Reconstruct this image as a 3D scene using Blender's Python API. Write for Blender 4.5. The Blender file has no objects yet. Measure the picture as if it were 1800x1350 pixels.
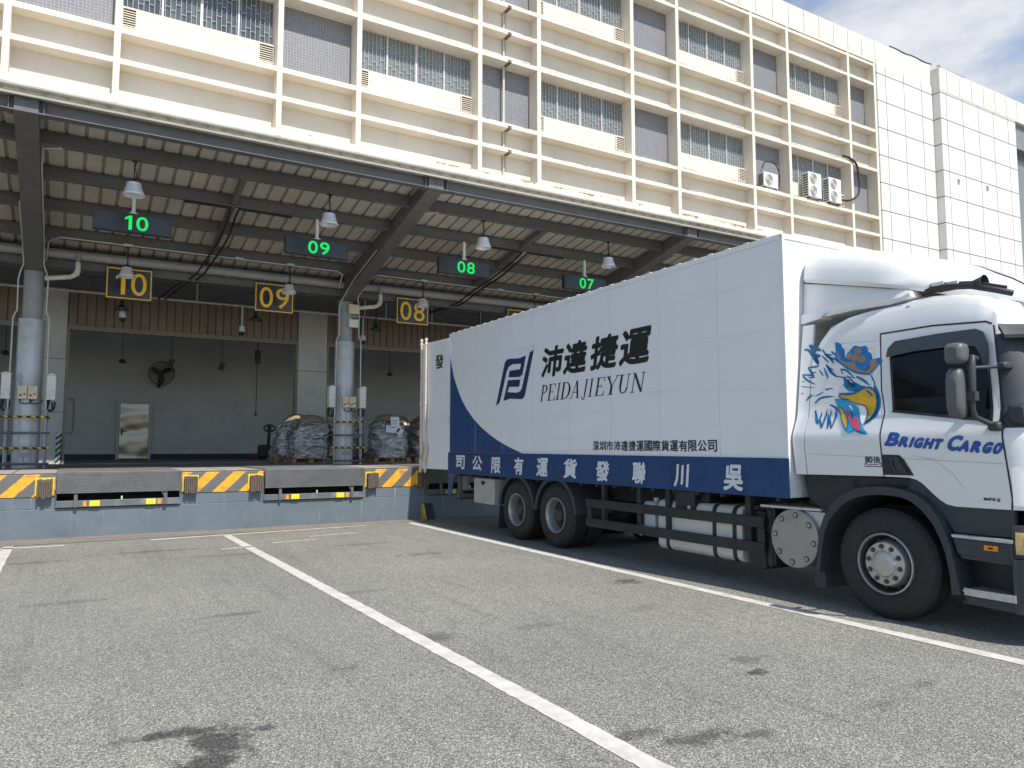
import bpy, bmesh, math, random
from mathutils import Vector
R = math.radians
random.seed(7)
sc = bpy.context.scene
COL = sc.collection

# ------------------------------------------------------------------ camera, sky, sun, exposure
cam_d = bpy.data.cameras.new("camera"); cam = bpy.data.objects.new("camera", cam_d); COL.objects.link(cam)
cam.location = (0, 0, 1.65)
cam.rotation_euler = (R(90 + 4.68), 0, R(-30.5))
cam_d.sensor_width = 36.0; cam_d.lens = 36.0 * 1327.0 / 1800.0
cam_d.clip_start = 0.05; cam_d.clip_end = 900.0
sc.camera = cam

SUN = Vector((0.065, -0.74, 1.0)).normalized()          # towards the sun
elev = math.asin(SUN.z); azim = math.atan2(SUN.x, SUN.y)
sun_d = bpy.data.lights.new("sun", 'SUN'); sun = bpy.data.objects.new("sun", sun_d); COL.objects.link(sun)
sun_d.energy = 3.9; sun_d.angle = R(0.5); sun_d.color = (1.0, 0.955, 0.88)
sun.location = (0, -20, 30)
sun.rotation_euler = (-SUN).to_track_quat('-Z', 'Y').to_euler()

w = bpy.data.worlds.new("World"); sc.world = w; w.use_nodes = True
nt = w.node_tree; N = nt.nodes; L = nt.links; N.clear()
out = N.new('ShaderNodeOutputWorld'); bg = N.new('ShaderNodeBackground'); bg.inputs[1].default_value = 0.13
sky = N.new('ShaderNodeTexSky'); sky.sky_type = 'NISHITA'; sky.sun_disc = False
sky.sun_elevation = elev; sky.sun_rotation = azim; sky.air_density = 1.0; sky.dust_density = 0.4; sky.ozone_density = 1.0
tc = N.new('ShaderNodeTexCoord'); mp = N.new('ShaderNodeMapping'); mp.inputs['Scale'].default_value = (1.0, 1.0, 2.2); mp.inputs['Location'].default_value = (0.27, 0.1, 0.05)
nz = N.new('ShaderNodeTexNoise'); nz.inputs['Scale'].default_value = 3.2; nz.inputs['Detail'].default_value = 9; nz.inputs['Roughness'].default_value = 0.56; nz.inputs['Distortion'].default_value = 0.35
rp = N.new('ShaderNodeValToRGB'); rp.color_ramp.elements[0].position = 0.42; rp.color_ramp.elements[1].position = 0.62
mx = N.new('ShaderNodeMixRGB'); mx.inputs[2].default_value = (4.15, 4.3, 4.6, 1)
L.new(tc.outputs['Generated'], mp.inputs['Vector']); L.new(mp.outputs[0], nz.inputs['Vector']); L.new(nz.outputs['Fac'], rp.inputs[0])
vd = N.new('ShaderNodeVectorMath'); vd.operation = 'DOT_PRODUCT'; vd.inputs[1].default_value = (0.80, 0.50, 0.33); L.new(tc.outputs['Generated'], vd.inputs[0])
mr = N.new('ShaderNodeMapRange'); mr.inputs[1].default_value = 0.35; mr.inputs[2].default_value = 0.85; mr.inputs[3].default_value = 0.18; mr.inputs[4].default_value = 1.0; L.new(vd.outputs['Value'], mr.inputs[0])
ml = N.new('ShaderNodeMath'); ml.operation = 'MULTIPLY'; n2 = N.new('ShaderNodeTexNoise'); n2.inputs['Scale'].default_value = 7.5; n2.inputs['Detail'].default_value = 6; n2.inputs['Roughness'].default_value = 0.6; L.new(mp.outputs[0], n2.inputs['Vector'])
r2 = N.new('ShaderNodeValToRGB'); r2.color_ramp.elements[0].position = 0.35; r2.color_ramp.elements[1].position = 0.65; r2.color_ramp.elements[0].color = (3.3, 3.5, 3.95, 1); r2.color_ramp.elements[1].color = (5.0, 5.05, 5.2, 1)
L.new(n2.outputs['Fac'], r2.inputs[0]); L.new(r2.outputs[0], mx.inputs[2])
L.new(rp.outputs[0], ml.inputs[0]); L.new(mr.outputs[0], ml.inputs[1])
L.new(ml.outputs[0], mx.inputs[0]); L.new(sky.outputs[0], mx.inputs[1]); L.new(mx.outputs[0], bg.inputs[0]); L.new(bg.outputs[0], out.inputs[0])

sc.view_settings.view_transform = 'Standard'; sc.view_settings.look = 'None'
sc.view_settings.exposure = 0.50; sc.view_settings.gamma = 1.0; sc.view_settings.use_curve_mapping = False
sc.render.engine = 'CYCLES'
sc.cycles.use_denoising = True
sc.cycles.max_bounces = 8; sc.cycles.diffuse_bounces = 5; sc.cycles.glossy_bounces = 3

# ------------------------------------------------------------------ helpers
ORG = {}
class MB:
    def __init__(s): s.v = []; s.f = []; s.m = []
    def add(s, vs, fs, m=0):
        b = len(s.v); s.v += [tuple(p) for p in vs]; s.f += [tuple(i + b for i in q) for q in fs]; s.m += [m] * len(fs); return s
    def box(s, x0, x1, y0, y1, z0, z1, m=0):
        return s.add([(x0,y0,z0),(x1,y0,z0),(x1,y1,z0),(x0,y1,z0),(x0,y0,z1),(x1,y0,z1),(x1,y1,z1),(x0,y1,z1)],
                     [(0,3,2,1),(4,5,6,7),(0,1,5,4),(1,2,6,5),(2,3,7,6),(3,0,4,7)], m)
    def obox(s, p0, p1, wd, ht, up=(0,0,1), m=0):
        p0 = Vector(p0); p1 = Vector(p1); d = (p1 - p0).normalized(); up = Vector(up)
        a = d.cross(up).normalized() * wd / 2; b = a.cross(d).normalized() * ht / 2
        vs = [p + i * a + j * b for p in (p0, p1) for i, j in ((-1,-1),(1,-1),(1,1),(-1,1))]
        return s.add(vs, [(0,1,2,3),(7,6,5,4),(0,4,5,1),(1,5,6,2),(2,6,7,3),(3,7,4,0)], m)
    def cyl(s, p0, p1, r0, r1=None, n=16, m=0, caps=True):
        r1 = r0 if r1 is None else r1
        p0 = Vector(p0); p1 = Vector(p1); d = (p1 - p0).normalized()
        u = d.cross(Vector((0,0,1)) if abs(d.z) < .9 else Vector((1,0,0))).normalized(); v = d.cross(u)
        vs = []
        for p, r in ((p0, r0), (p1, r1)):
            for i in range(n):
                t = 2*math.pi*i/n; vs.append(p + (u*math.cos(t) + v*math.sin(t))*r)
        fs = [(i, (i+1) % n, n + (i+1) % n, n + i) for i in range(n)]
        if caps: fs += [tuple(range(n-1, -1, -1)), tuple(range(n, 2*n))]
        return s.add(vs, fs, m)
    def lathe(s, prof, c=(0,0,0), ax='z', n=24, m=0, seg=None):
        vs = []; k = len(prof); c = Vector(c)
        for i in range(n):
            t = 2*math.pi*i/n
            for r, h in prof:
                a, b = r*math.cos(t), r*math.sin(t)
                vs.append(c + Vector({'z': (a,b,h), 'x': (h,a,b), 'y': (a,h,b)}[ax]))
        fs = [(i*k+q, ((i+1) % n)*k+q, ((i+1) % n)*k+q+1, i*k+q+1) for i in range(n) for q in range(k-1)]
        b = len(s.v); s.v += [tuple(p) for p in vs]
        s.f += [tuple(x+b for x in f) for f in fs]
        s.m += [(m if seg is None else seg[q]) for i in range(n) for q in range(k-1)]
        return s
    def tube(s, pts, r, n=8, m=0):
        pts = [Vector(p) for p in pts]; rows = []; prev = None
        for i, p in enumerate(pts):
            d = (pts[min(i+1, len(pts)-1)] - pts[max(i-1, 0)]).normalized()
            u = (prev - d*prev.dot(d)) if prev else d.cross(Vector((0,0,1)) if abs(d.z) < .9 else Vector((1,0,0)))
            u.normalize(); prev = u; v = d.cross(u)
            rr = r[i] if isinstance(r, (list, tuple)) else r
            rows.append([p + (u*math.cos(2*math.pi*k/n) + v*math.sin(2*math.pi*k/n))*rr for k in range(n)])
        b = len(s.v)
        for q in rows: s.v += [tuple(x) for x in q]
        fs = [(b+i*n+k, b+i*n+(k+1) % n, b+(i+1)*n+(k+1) % n, b+(i+1)*n+k) for i in range(len(rows)-1) for k in range(n)]
        fs += [tuple(b+k for k in range(n-1, -1, -1)), tuple(b+(len(rows)-1)*n+k for k in range(n))]
        s.f += fs; s.m += [m]*len(fs); return s
    def grid(s, rows, m=0, close=False):
        b = len(s.v); k = len(rows[0])
        for q in rows: s.v += [tuple(x) for x in q]
        fs = [(b+i*k+j, b+i*k+(j+1) % k, b+(i+1)*k+(j+1) % k, b+(i+1)*k+j) for i in range(len(rows)-1) for j in range(k if close else k-1)]
        s.f += fs; s.m += [m if not callable(m) else m(i, j) for i in range(len(rows)-1) for j in range(k if close else k-1)]; return s
    def prism(s, poly, fn, d0, d1, m=0):                   # 2-D outline carried to 3-D by fn(a, b, depth)
        n = len(poly); vs = [fn(a, b, d0) for a, b in poly] + [fn(a, b, d1) for a, b in poly]
        return s.add(vs, [tuple(range(n)), tuple(range(2*n-1, n-1, -1))] + [(i, (i+1) % n, n+(i+1) % n, n+i) for i in range(n)], m)
    def build(s, name, mats, parent=None, smooth=0, bevel=0, seg=2, tri=False, norm=True):
        me = bpy.data.meshes.new(name)
        o3 = ORG.get(parent, Vector((0,0,0))) if parent else Vector((0,0,0))
        me.from_pydata([tuple(Vector(p) - o3) for p in s.v], [], s.f)
        mats = mats if isinstance(mats, (list, tuple)) else [mats]
        for q in mats: me.materials.append(q)
        me.polygons.foreach_set('material_index', s.m)
        bm = bmesh.new(); bm.from_mesh(me)
        if norm: bmesh.ops.recalc_face_normals(bm, faces=bm.faces)
        if tri: bmesh.ops.triangulate(bm, faces=bm.faces)
        bm.to_mesh(me); bm.free()
        if smooth:
            me.polygons.foreach_set('use_smooth', [True]*len(me.polygons)); me.set_sharp_from_angle(angle=R(smooth))
        me.update()
        o = bpy.data.objects.new(name, me); COL.objects.link(o)
        if parent: o.parent = parent; ORG[o] = o3
        if bevel:
            md = o.modifiers.new('bevel', 'BEVEL'); md.width = bevel; md.segments = seg; md.limit_method = 'ANGLE'; md.angle_limit = R(40)
        return o

def thing(name, label, cat, loc=(0,0,0), group=None, rz=0, world=True):
    o = bpy.data.objects.new(name, None); COL.objects.link(o); o.location = loc; o.rotation_euler = (0,0,rz)
    o.empty_display_size = .2
    ORG[o] = Vector(loc) if world else Vector((0,0,0))
    return tag(o, label, cat, group)
def tag(o, label, cat, group=None):
    o['label'] = label; o['category'] = cat
    if group: o['group'] = group
    return o
def struct(o, label=None, kind='structure', cat=None):
    o['kind'] = kind
    if label: o['label'] = label
    if cat: o['category'] = cat
    return o
KIDS = lambda o: [c for c in COL.objects if c.parent == o]
def copy_tree(o, parent=None):
    c = o.copy(); COL.objects.link(c); c.parent = parent; ORG[c] = ORG.get(o, Vector((0,0,0)))
    for k in KIDS(o): copy_tree(k, c)
    return c
def dup(o, loc, label, rz=None):
    c = copy_tree(o); c.location = loc; c['label'] = label
    if rz is not None: c.rotation_euler = (0,0,rz)
    return c

# ------------------------------------------------------------------ materials
def nodes(name):
    m = bpy.data.materials.new(name); m.use_nodes = True; t = m.node_tree; t.nodes.clear()
    o = t.nodes.new('ShaderNodeOutputMaterial'); b = t.nodes.new('ShaderNodeBsdfPrincipled'); t.links.new(b.outputs[0], o.inputs[0])
    return m, t, b
def nd(t, kind, **kw):
    n = t.nodes.new('ShaderNode' + kind)
    for k, v in kw.items():
        if k.startswith('i_'): n.inputs[k[2:].replace('_', ' ')].default_value = v
        else: setattr(n, k, v)
    return n
def coords(t, scale=(1,1,1), loc=(0,0,0)):
    a = nd(t, 'TexCoord'); m = nd(t, 'Mapping'); m.inputs['Scale'].default_value = scale; m.inputs['Location'].default_value = loc
    t.links.new(a.outputs['Object'], m.inputs['Vector']); return m.outputs[0]
def noise(t, sc_, scale=(1,1,1), det=5, rough=.6, loc=(0,0,0)):
    n = nd(t, 'TexNoise'); n.inputs['Scale'].default_value = sc_; n.inputs['Detail'].default_value = det; n.inputs['Roughness'].default_value = rough
    t.links.new(coords(t, scale, loc), n.inputs['Vector']); return n.outputs['Fac']
def ramp(t, src, stops):
    r = nd(t, 'ValToRGB'); e = r.color_ramp.elements
    while len(e) < len(stops): e.new(.5)
    for q, (p, c) in zip(e, stops):
        q.position = p; q.color = (c, c, c, 1) if isinstance(c, (int, float)) else (*c, 1)
    t.links.new(src, r.inputs[0]); return r.outputs[0]
def mix(t, fac, a, b, mode='MIX'):
    n = nd(t, 'MixRGB', blend_type=mode)
    for i, v in ((0, fac), (1, a), (2, b)):
        if hasattr(v, 'is_linked'): t.links.new(v, n.inputs[i])
        else: n.inputs[i].default_value = v if i == 0 else (*v, 1)
    return n.outputs[0]
def math_(t, op, a, b=0.0):
    n = nd(t, 'Math', operation=op)
    for i, v in ((0, a), (1, b)):
        if hasattr(v, 'is_linked'): t.links.new(v, n.inputs[i])
        else: n.inputs[i].default_value = v
    return n.outputs[0]
def bump(t, b, h, strength, dist=.01):
    n = nd(t, 'Bump'); n.inputs['Strength'].default_value = strength; n.inputs['Distance'].default_value = dist
    t.links.new(h, n.inputs['Height']); t.links.new(n.outputs[0], b.inputs['Normal'])
def M(name, col, rough=.6, metal=0., var=.12, ns=6., bmp=0., bs=60., streak=0., dirt=None, spec=.5, stretch=(1,1,1)):
    m, t, b = nodes(name)
    c = mix(t, ramp(t, noise(t, ns, stretch), [(.3, 0.), (.7, 1.)]), tuple(x*(1-var) for x in col), tuple(min(1, x*(1+var)) for x in col))
    if streak:
        c = mix(t, math_(t, 'MULTIPLY', ramp(t, noise(t, 3., (2.2, 2.2, .16), 6, .7), [(.5, 0.), (.72, 1.)]), streak), c, dirt or tuple(x*.45 for x in col))
    elif dirt:
        c = mix(t, ramp(t, noise(t, 2.3, (1,1,1), 8, .72, (3,1,7)), [(.52, 0.), (.74, .75)]), c, dirt)
    t.links.new(c, b.inputs['Base Color']); b.inputs['Metallic'].default_value = metal; b.inputs['Specular IOR Level'].default_value = spec
    r = ramp(t, noise(t, ns*2.3, (1,1,1), 4), [(.3, max(0.02, rough-.08)), (.7, min(1, rough+.1))]); t.links.new(r, b.inputs['Roughness'])
    if bmp: bump(t, b, noise(t, bs), bmp)
    return m
def emit(name, col, s):
    m, t, b = nodes(name); b.inputs['Base Color'].default_value = (0,0,0,1)
    b.inputs['Emission Color'].default_value = (*col, 1); b.inputs['Emission Strength'].default_value = s; return m
def hazard(name, period, c1, c2, kx=1., kz=-1., ky=0.):
    m, t, b = nodes(name)
    sep = nd(t, 'SeparateXYZ'); t.links.new(coords(t), sep.inputs[0])
    s = math_(t, 'ADD', math_(t, 'ADD', math_(t, 'MULTIPLY', sep.outputs[0], kx), math_(t, 'MULTIPLY', sep.outputs[2], kz)), math_(t, 'MULTIPLY', sep.outputs[1], ky))
    fr = math_(t, 'FRACT', math_(t, 'DIVIDE', s, period))
    k = math_(t, 'GREATER_THAN', fr, .52)
    c = mix(t, k, c1, c2)
    c = mix(t, ramp(t, noise(t, 7, (1,1,1), 8, .75), [(.46, 0.), (.66, .65)]), c, (.10,.095,.085))
    t.links.new(c, b.inputs['Base Color']); b.inputs['Roughness'].default_value = .6
    return m

MAT = {}
def asphalt():
    m, t, b = nodes('asphalt')
    v = nd(t, 'TexVoronoi'); v.inputs['Scale'].default_value = 150.; t.links.new(coords(t), v.inputs['Vector'])
    hsv = nd(t, 'SeparateXYZ'); t.links.new(v.outputs['Color'], hsv.inputs[0])
    stone = ramp(t, hsv.outputs[0], [(0., (.078,.078,.073)), (.30, (.176,.174,.160)), (.72, (.262,.259,.238)), (1., (.60,.585,.53))])
    fine = ramp(t, noise(t, 330., (1,1,1), 3), [(.3, (.58,.58,.58)), (.7, (1.25,1.25,1.23))])
    c = mix(t, 1., stone, fine, 'MULTIPLY')
    big = ramp(t, noise(t, .32, (1,1,1), 6, .62), [(.28, (.80,.81,.81)), (.72, (1.12,1.11,1.07))])
    c = mix(t, 1., c, big, 'MULTIPLY')
    mid = ramp(t, noise(t, 2.6, (1,1,1), 8, .7, (5,2,0)), [(.60, (1.,1.,1.)), (.80, (.60,.61,.61))])
    c = mix(t, 1., c, mid, 'MULTIPLY')
    tracks = ramp(t, noise(t, 1.4, (3.2, .22, 1), 6, .7, (1,4,0)), [(.52, (1.,1.,1.)), (.74, (.74,.74,.74))])
    c = mix(t, 1., c, tracks, 'MULTIPLY')
    # oil stains where they lie on the yard
    pos = coords(t); wob = nd(t, 'TexNoise'); wob.inputs['Scale'].default_value = 5.5; wob.inputs['Detail'].default_value = 8; wob.inputs['Roughness'].default_value = .75
    t.links.new(pos, wob.inputs['Vector'])
    tot = None
    for x, y, rx, ry, s in [(.80,4.62,.19,.30,1.), (.52,4.86,.28,.09,1.), (.74,4.82,.22,.12,1.), (1.08,4.68,.09,.07,.9), (.72,4.33,.22,.20,1.), (4.42,3.98,.12,.09,1.), (4.6,4.25,.16,.10,.5),
                           (5.96,7.38,.22,.18,.85), (3.17,3.28,.26,.11,.8), (2.90,3.50,.26,.07,.6), (3.42,3.16,.2,.07,.6), (2.7,3.62,.12,.05,.5), (2.83,6.1,.16,.22,.6), (3.8,6.0,.26,.12,.35),
                           (4.55,3.1,.2,.08,.3), (5.2,3.2,.14,.07,.4), (.1,9.4,.5,.14,.35), (1.5,7.9,.5,.10,.45), (3.0,8.4,.35,.12,.35), (1.2,13.2,.9,.13,.5), (2.2,12.2,.8,.12,.4), (4.4,12.4,.8,.13,.45), (4.8,10.8,.5,.15,.45), (-.4,12.8,.5,.15,.5), (5.2,6.1,.3,.15,.3), (1.9,5.6,.12,.1,.4)]:
        vm = nd(t, 'VectorMath', operation='SUBTRACT'); t.links.new(pos, vm.inputs[0]); vm.inputs[1].default_value = (x, y, 0)
        vd = nd(t, 'VectorMath', operation='DIVIDE'); t.links.new(vm.outputs[0], vd.inputs[0]); vd.inputs[1].default_value = (rx, ry, 1)
        ln = nd(t, 'VectorMath', operation='LENGTH'); t.links.new(vd.outputs[0], ln.inputs[0])
        d = math_(t, 'ADD', ln.outputs['Value'], math_(t, 'MULTIPLY', math_(t, 'SUBTRACT', wob.outputs['Fac'], .5), 3.4))
        k = math_(t, 'MULTIPLY', ramp(t, d, [(.50, 1.), (1.05, 0.)]), s)
        tot = k if tot is None else math_(t, 'MAXIMUM', tot, k)
    grit = ramp(t, noise(t, 42., (1,1,1), 7, .8, (2,2,2)), [(.36, .45), (.56, 1.)])
    c = mix(t, math_(t, 'MULTIPLY', math_(t, 'MULTIPLY', tot, grit), .95), c, (.028,.028,.029))
    fl = ramp(t, noise(t, 24., (1,1,1), 5, .75, (9,3,0)), [(.735, 0.), (.75, .8)])
    c = mix(t, fl, c, (.42,.40,.36))
    t.links.new(c, b.inputs['Base Color']); b.inputs['Roughness'].default_value = .88; b.inputs['Specular IOR Level'].default_value = .3
    h = math_(t, 'ADD', v.outputs['Distance'], math_(t, 'MULTIPLY', noise(t, 150., (1,1,1), 4), .8))
    bump(t, b, h, .6, .004)
    return m
MAT['asphalt'] = asphalt()
def roadpaint():
    m, t, b = nodes('road_paint')
    worn = ramp(t, noise(t, 34., (1,1,1), 6, .72), [(.60, 0.), (.70, 1.)])
    patch = ramp(t, noise(t, 3.0, (1,1,1), 5, .7, (2,5,0)), [(.5, .12), (.72, 1.)])
    k = math_(t, 'MULTIPLY', worn, patch)
    c = mix(t, ramp(t, noise(t, 5., (1,1,1), 7, .7), [(.4, 0.), (.70, .75)]), (.60,.57,.535), (.36,.335,.30))
    c = mix(t, k, c, (.17,.17,.16))
    t.links.new(c, b.inputs['Base Color']); b.inputs['Roughness'].default_value = .75
    bump(t, b, noise(t, 90.), .5, .004); return m
MAT['line'] = roadpaint()
def cream(name, base, stain, grime=False):
    m, t, b = nodes(name)
    c = mix(t, ramp(t, noise(t, .7, (1,1,1), 5, .6), [(.3, 0.), (.7, 1.)]), tuple(x*.93 for x in base), tuple(min(1, x*1.05) for x in base))
    st = ramp(t, noise(t, 2.6, (1.6, 1.6, .22), 8, .74), [(.54, 0.), (.80, .6)])
    c = mix(t, st, c, stain)
    sp = ramp(t, noise(t, 7.0, (.6, 1, 2.2), 9, .8, (4,0,2)), [(.655, 0.), (.72, .8)])
    c = mix(t, sp, c, tuple(x*.42 for x in stain))
    if grime:                                                           # chipped, blackened strip along the top edge, worse to the east
        ge = nd(t, 'TexCoord'); sg = nd(t, 'SeparateXYZ'); t.links.new(ge.outputs['Generated'], sg.inputs[0])
        so = nd(t, 'SeparateXYZ'); t.links.new(coords(t), so.inputs[0])
        where = ramp(t, math_(t, 'ADD', noise(t, .55, (1,0,0), 4, .7, (0,5,0)), math_(t, 'MULTIPLY', so.outputs[0], .006)), [(.47, 0.), (.60, 1.)])
        rag = math_(t, 'MULTIPLY', math_(t, 'MULTIPLY', noise(t, 7.5, (1,0,.6), 6, .8, (0,1,0)), where), .62)
        k = math_(t, 'GREATER_THAN', math_(t, 'ADD', sg.outputs[2], rag), 1.09)
        tone = ramp(t, noise(t, 6., (1,0,1), 4, .7, (3,0,3)), [(.45, (.10,.08,.06)), (.56, (.42,.33,.20))])
        c = mix(t, math_(t, 'MULTIPLY', k, .85), c, tone)
    t.links.new(c, b.inputs['Base Color']); b.inputs['Roughness'].default_value = .8
    bump(t, b, noise(t, 14.), .12, .01); return m
MAT['cream'] = cream('cream_render', (.735,.665,.560), (.56,.45,.30))
MAT['ledge'] = cream('cream_ledge', (.735,.665,.560), (.56,.45,.30), True)
MAT['cream_panel'] = cream('cream_panel', (.665,.615,.540), (.54,.45,.33))
MAT['cream_white'] = cream('white_render', (.67,.625,.565), (.54,.47,.36))
def tiles():
    m, t, b = nodes('mosaic_tile')
    br = nd(t, 'TexBrick'); br.offset = 0; br.inputs['Scale'].default_value = 1.0; br.inputs['Brick Width'].default_value = .098; br.inputs['Row Height'].default_value = .098
    br.inputs['Mortar Size'].default_value = .006; br.inputs['Color1'].default_value = (.150,.152,.175,1); br.inputs['Color2'].default_value = (.19,.19,.215,1); br.inputs['Mortar'].default_value = (.34,.34,.35,1); br.inputs['Bias'].default_value = -.2
    sp = nd(t, 'SeparateXYZ'); t.links.new(coords(t), sp.inputs[0]); cb = nd(t, 'CombineXYZ'); t.links.new(sp.outputs[0], cb.inputs[0]); t.links.new(sp.outputs[2], cb.inputs[1]); t.links.new(cb.outputs[0], br.inputs['Vector'])
    c = mix(t, ramp(t, noise(t, 1.1), [(.35, 0.), (.7, .35)]), br.outputs['Color'], (.25,.24,.24))
    t.links.new(c, b.inputs['Base Color']); b.inputs['Roughness'].default_value = .45; return m
MAT['tile'] = tiles()
def cladding():
    m, t, b = nodes('white_panel')
    sp = nd(t, 'SeparateXYZ'); t.links.new(coords(t), sp.inputs[0])
    gx = math_(t, 'LESS_THAN', math_(t, 'FRACT', math_(t, 'DIVIDE', math_(t, 'SUBTRACT', sp.outputs[0], .10), 1.66)), .028)
    gz = math_(t, 'LESS_THAN', math_(t, 'FRACT', math_(t, 'DIVIDE', math_(t, 'SUBTRACT', sp.outputs[2], 12.56), 1.51)), .036)
    c = mix(t, ramp(t, noise(t, .5, (1,1,1), 6), [(.3, 0.), (.7, 1.)]), (.66,.635,.605), (.71,.685,.655))
    c = mix(t, ramp(t, noise(t, 2., (2.2, 2.2, .2), 7, .72), [(.56, 0.), (.85, .5)]), c, (.54,.50,.44))
    wn = nd(t, 'TexWhiteNoise'); cb = nd(t, 'CombineXYZ')
    t.links.new(math_(t, 'FLOOR', math_(t, 'DIVIDE', math_(t, 'SUBTRACT', sp.outputs[0], .10), 1.66)), cb.inputs[0]); t.links.new(math_(t, 'FLOOR', math_(t, 'DIVIDE', math_(t, 'SUBTRACT', sp.outputs[2], 12.56), 1.51)), cb.inputs[1]); t.links.new(cb.outputs[0], wn.inputs['Vector'])
    c = mix(t, 1., c, ramp(t, wn.outputs['Value'], [(0., .95), (1., 1.03)]), 'MULTIPLY')
    c = mix(t, math_(t, 'MAXIMUM', gx, gz), c, (.13,.125,.12))
    t.links.new(c, b.inputs['Base Color']); b.inputs['Roughness'].default_value = .55; return m
MAT['cladding'] = cladding()
def window_glass():
    m, t, b = nodes('curtained_glass')
    f = ramp(t, noise(t, 9., (1.6, 1, .05), 3), [(.35, (.07,.085,.09)), (.65, (.19,.21,.21))])
    oi = nd(t, 'ObjectInfo'); nn = nd(t, 'TexNoise', noise_dimensions='4D'); nn.inputs['Scale'].default_value = .7; nn.inputs['Detail'].default_value = 2
    t.links.new(coords(t, (1, 1, .3)), nn.inputs['Vector']); t.links.new(math_(t, 'MULTIPLY', oi.outputs['Random'], 40.), nn.inputs['W'])
    k = ramp(t, nn.outputs['Fac'], [(.40, 0.), (.56, .85)])
    c = mix(t, k, f, (.045,.058,.068))
    c = mix(t, ramp(t, oi.outputs['Random'], [(.35, 0.), (.40, .6)]), c, mix(t, .6, f, (.36,.37,.35))); t.links.new(c, b.inputs['Base Color']); b.inputs['Roughness'].default_value = .09; b.inputs['Specular IOR Level'].default_value = .6; return m
MAT['wglass'] = window_glass()
MAT['alu'] = M('aluminium_frame', (.56,.51,.51), .45, .2)
MAT['grille'] = M('grille_paint', (.42,.44,.45), .6)
MAT['slot'] = M('dark_slot', (.03,.03,.03), .9)
MAT['steel'] = M('grey_steel_paint', (.118,.117,.118), .5, 0., .12, 3., dirt=(.085,.078,.07))
MAT['steel_l'] = M('light_grey_steel', (.30,.305,.31), .45, .1, .1, 4.)
MAT['roof'] = M('beige_roof_sheet', (.41,.38,.325), .6, 0., .10, 2., dirt=(.29,.25,.19))
MAT['gutter'] = M('pale_gutter', (.50,.475,.41), .5, 0., .1, 3., dirt=(.36,.33,.26))
MAT['column'] = M('column_paint', (.44,.45,.475), .38, .25, .08, 3., dirt=(.26,.27,.30))
MAT['column_u'] = M('column_upper_paint', (.30,.31,.33), .5, 0., .08, 3.)
MAT['pvc'] = M('pvc_pipe', (.58,.55,.46), .5, 0., .1, 5., dirt=(.35,.29,.2))
MAT['conduit'] = M('conduit', (.50,.50,.48), .45)
MAT['black'] = M('black_plastic', (.018,.018,.02), .5, 0., .2)
MAT['cable'] = M('black_cable', (.012,.012,.013), .55)
MAT['lampal'] = M('spun_aluminium', (.66,.66,.68), .35, .25, .08, 8.)
MAT['lampdk'] = M('dark_lamp', (.06,.055,.05), .35, .5)
MAT['whitebox'] = M('white_box_paint', (.66,.66,.63), .5, 0., .06, 4., dirt=(.45,.42,.36))
MAT['beigebox'] = M('beige_box', (.62,.53,.36), .5, 0., .06, 4.)
MAT['red'] = M('red_button', (.45,.03,.02), .4)
MAT['haz'] = hazard('hazard_band', .50, (.135,.13,.13), (.83,.40,.02))
MAT['hazbar'] = hazard('hazard_tape', .17, (.02,.02,.02), (.72,.50,.05), 1., .7, 1.)
MAT['hazpost'] = hazard('hazard_post', .16, (.55,.56,.55), (.02,.03,.03), .9, -1., .9)
def dockwall():
    m, t, b = nodes('dock_wall_paint')
    c = mix(t, ramp(t, noise(t, 1.3, (1,1,1), 7, .66), [(.3, 0.), (.72, 1.)]), (.105,.134,.158), (.142,.172,.197))
    c = mix(t, ramp(t, noise(t, 3.2, (4.5, 4.5, .12), 7, .75, (8,0,0)), [(.60, 0.), (.67, .85)]), c, (.36,.39,.41))
    c = mix(t, ramp(t, noise(t, 9., (1,1,1), 8, .8, (1,2,3)), [(.67, 0.), (.71, .9)]), c, (.45,.45,.44))
    c = mix(t, ramp(t, noise(t, 2.2, (1.4,1.4,1), 8, .75, (3,3,3)), [(.56, 0.), (.75, .5)]), c, (.055,.06,.068))
    t.links.new(c, b.inputs['Base Color']); b.inputs['Roughness'].default_value = .55; bump(t, b, noise(t, 25.), .15); return m
MAT['dockwall'] = dockwall()
def tread(name, c0, c1, s=.045):
    m, t, b = nodes(name)
    ck = nd(t, 'TexVoronoi'); ck.inputs['Scale'].default_value = 1/s; ck.inputs['Randomness'].default_value = .15
    mp_ = nd(t, 'Mapping'); mp_.inputs['Rotation'].default_value = (.6, R(0), R(45)); t.links.new(coords(t, (1,1,1)), mp_.inputs[0]); t.links.new(mp_.outputs[0], ck.inputs['Vector'])
    k = ramp(t, ck.outputs['Distance'], [(.18, 1.), (.42, 0.)])
    c = mix(t, k, c0, c1)
    c = mix(t, ramp(t, noise(t, 2.4, (1,1,1), 8, .75), [(.5, 0.), (.72, .7)]), c, tuple(x*.35 for x in c0))
    t.links.new(c, b.inputs['Base Color']); b.inputs['Roughness'].default_value = .5; b.inputs['Metallic'].default_value = .3
    bump(t, b, k, .6, .006); return m
MAT['tread'] = tread('tread_plate', (.105,.105,.108), (.19,.19,.195), .026)
MAT['floor'] = M('dock_floor_concrete', (.20,.195,.185), .6, 0., .15, 1.2, .1, 30., dirt=(.08,.08,.08))
MAT['rubber'] = M('bumper_rubber', (.12,.095,.075), .9, 0., .45, 16., .6, 40., stretch=(6,6,.5))
MAT['yellow'] = M('yellow_paint', (.80,.55,.03), .55, 0., .1, 8., dirt=(.35,.22,.04))
MAT['yellowrub'] = M('yellow_block', (.78,.66,.02), .5, 0., .08, 8.)
MAT['orange'] = M('orange_label', (.75,.30,.02), .5)
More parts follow.
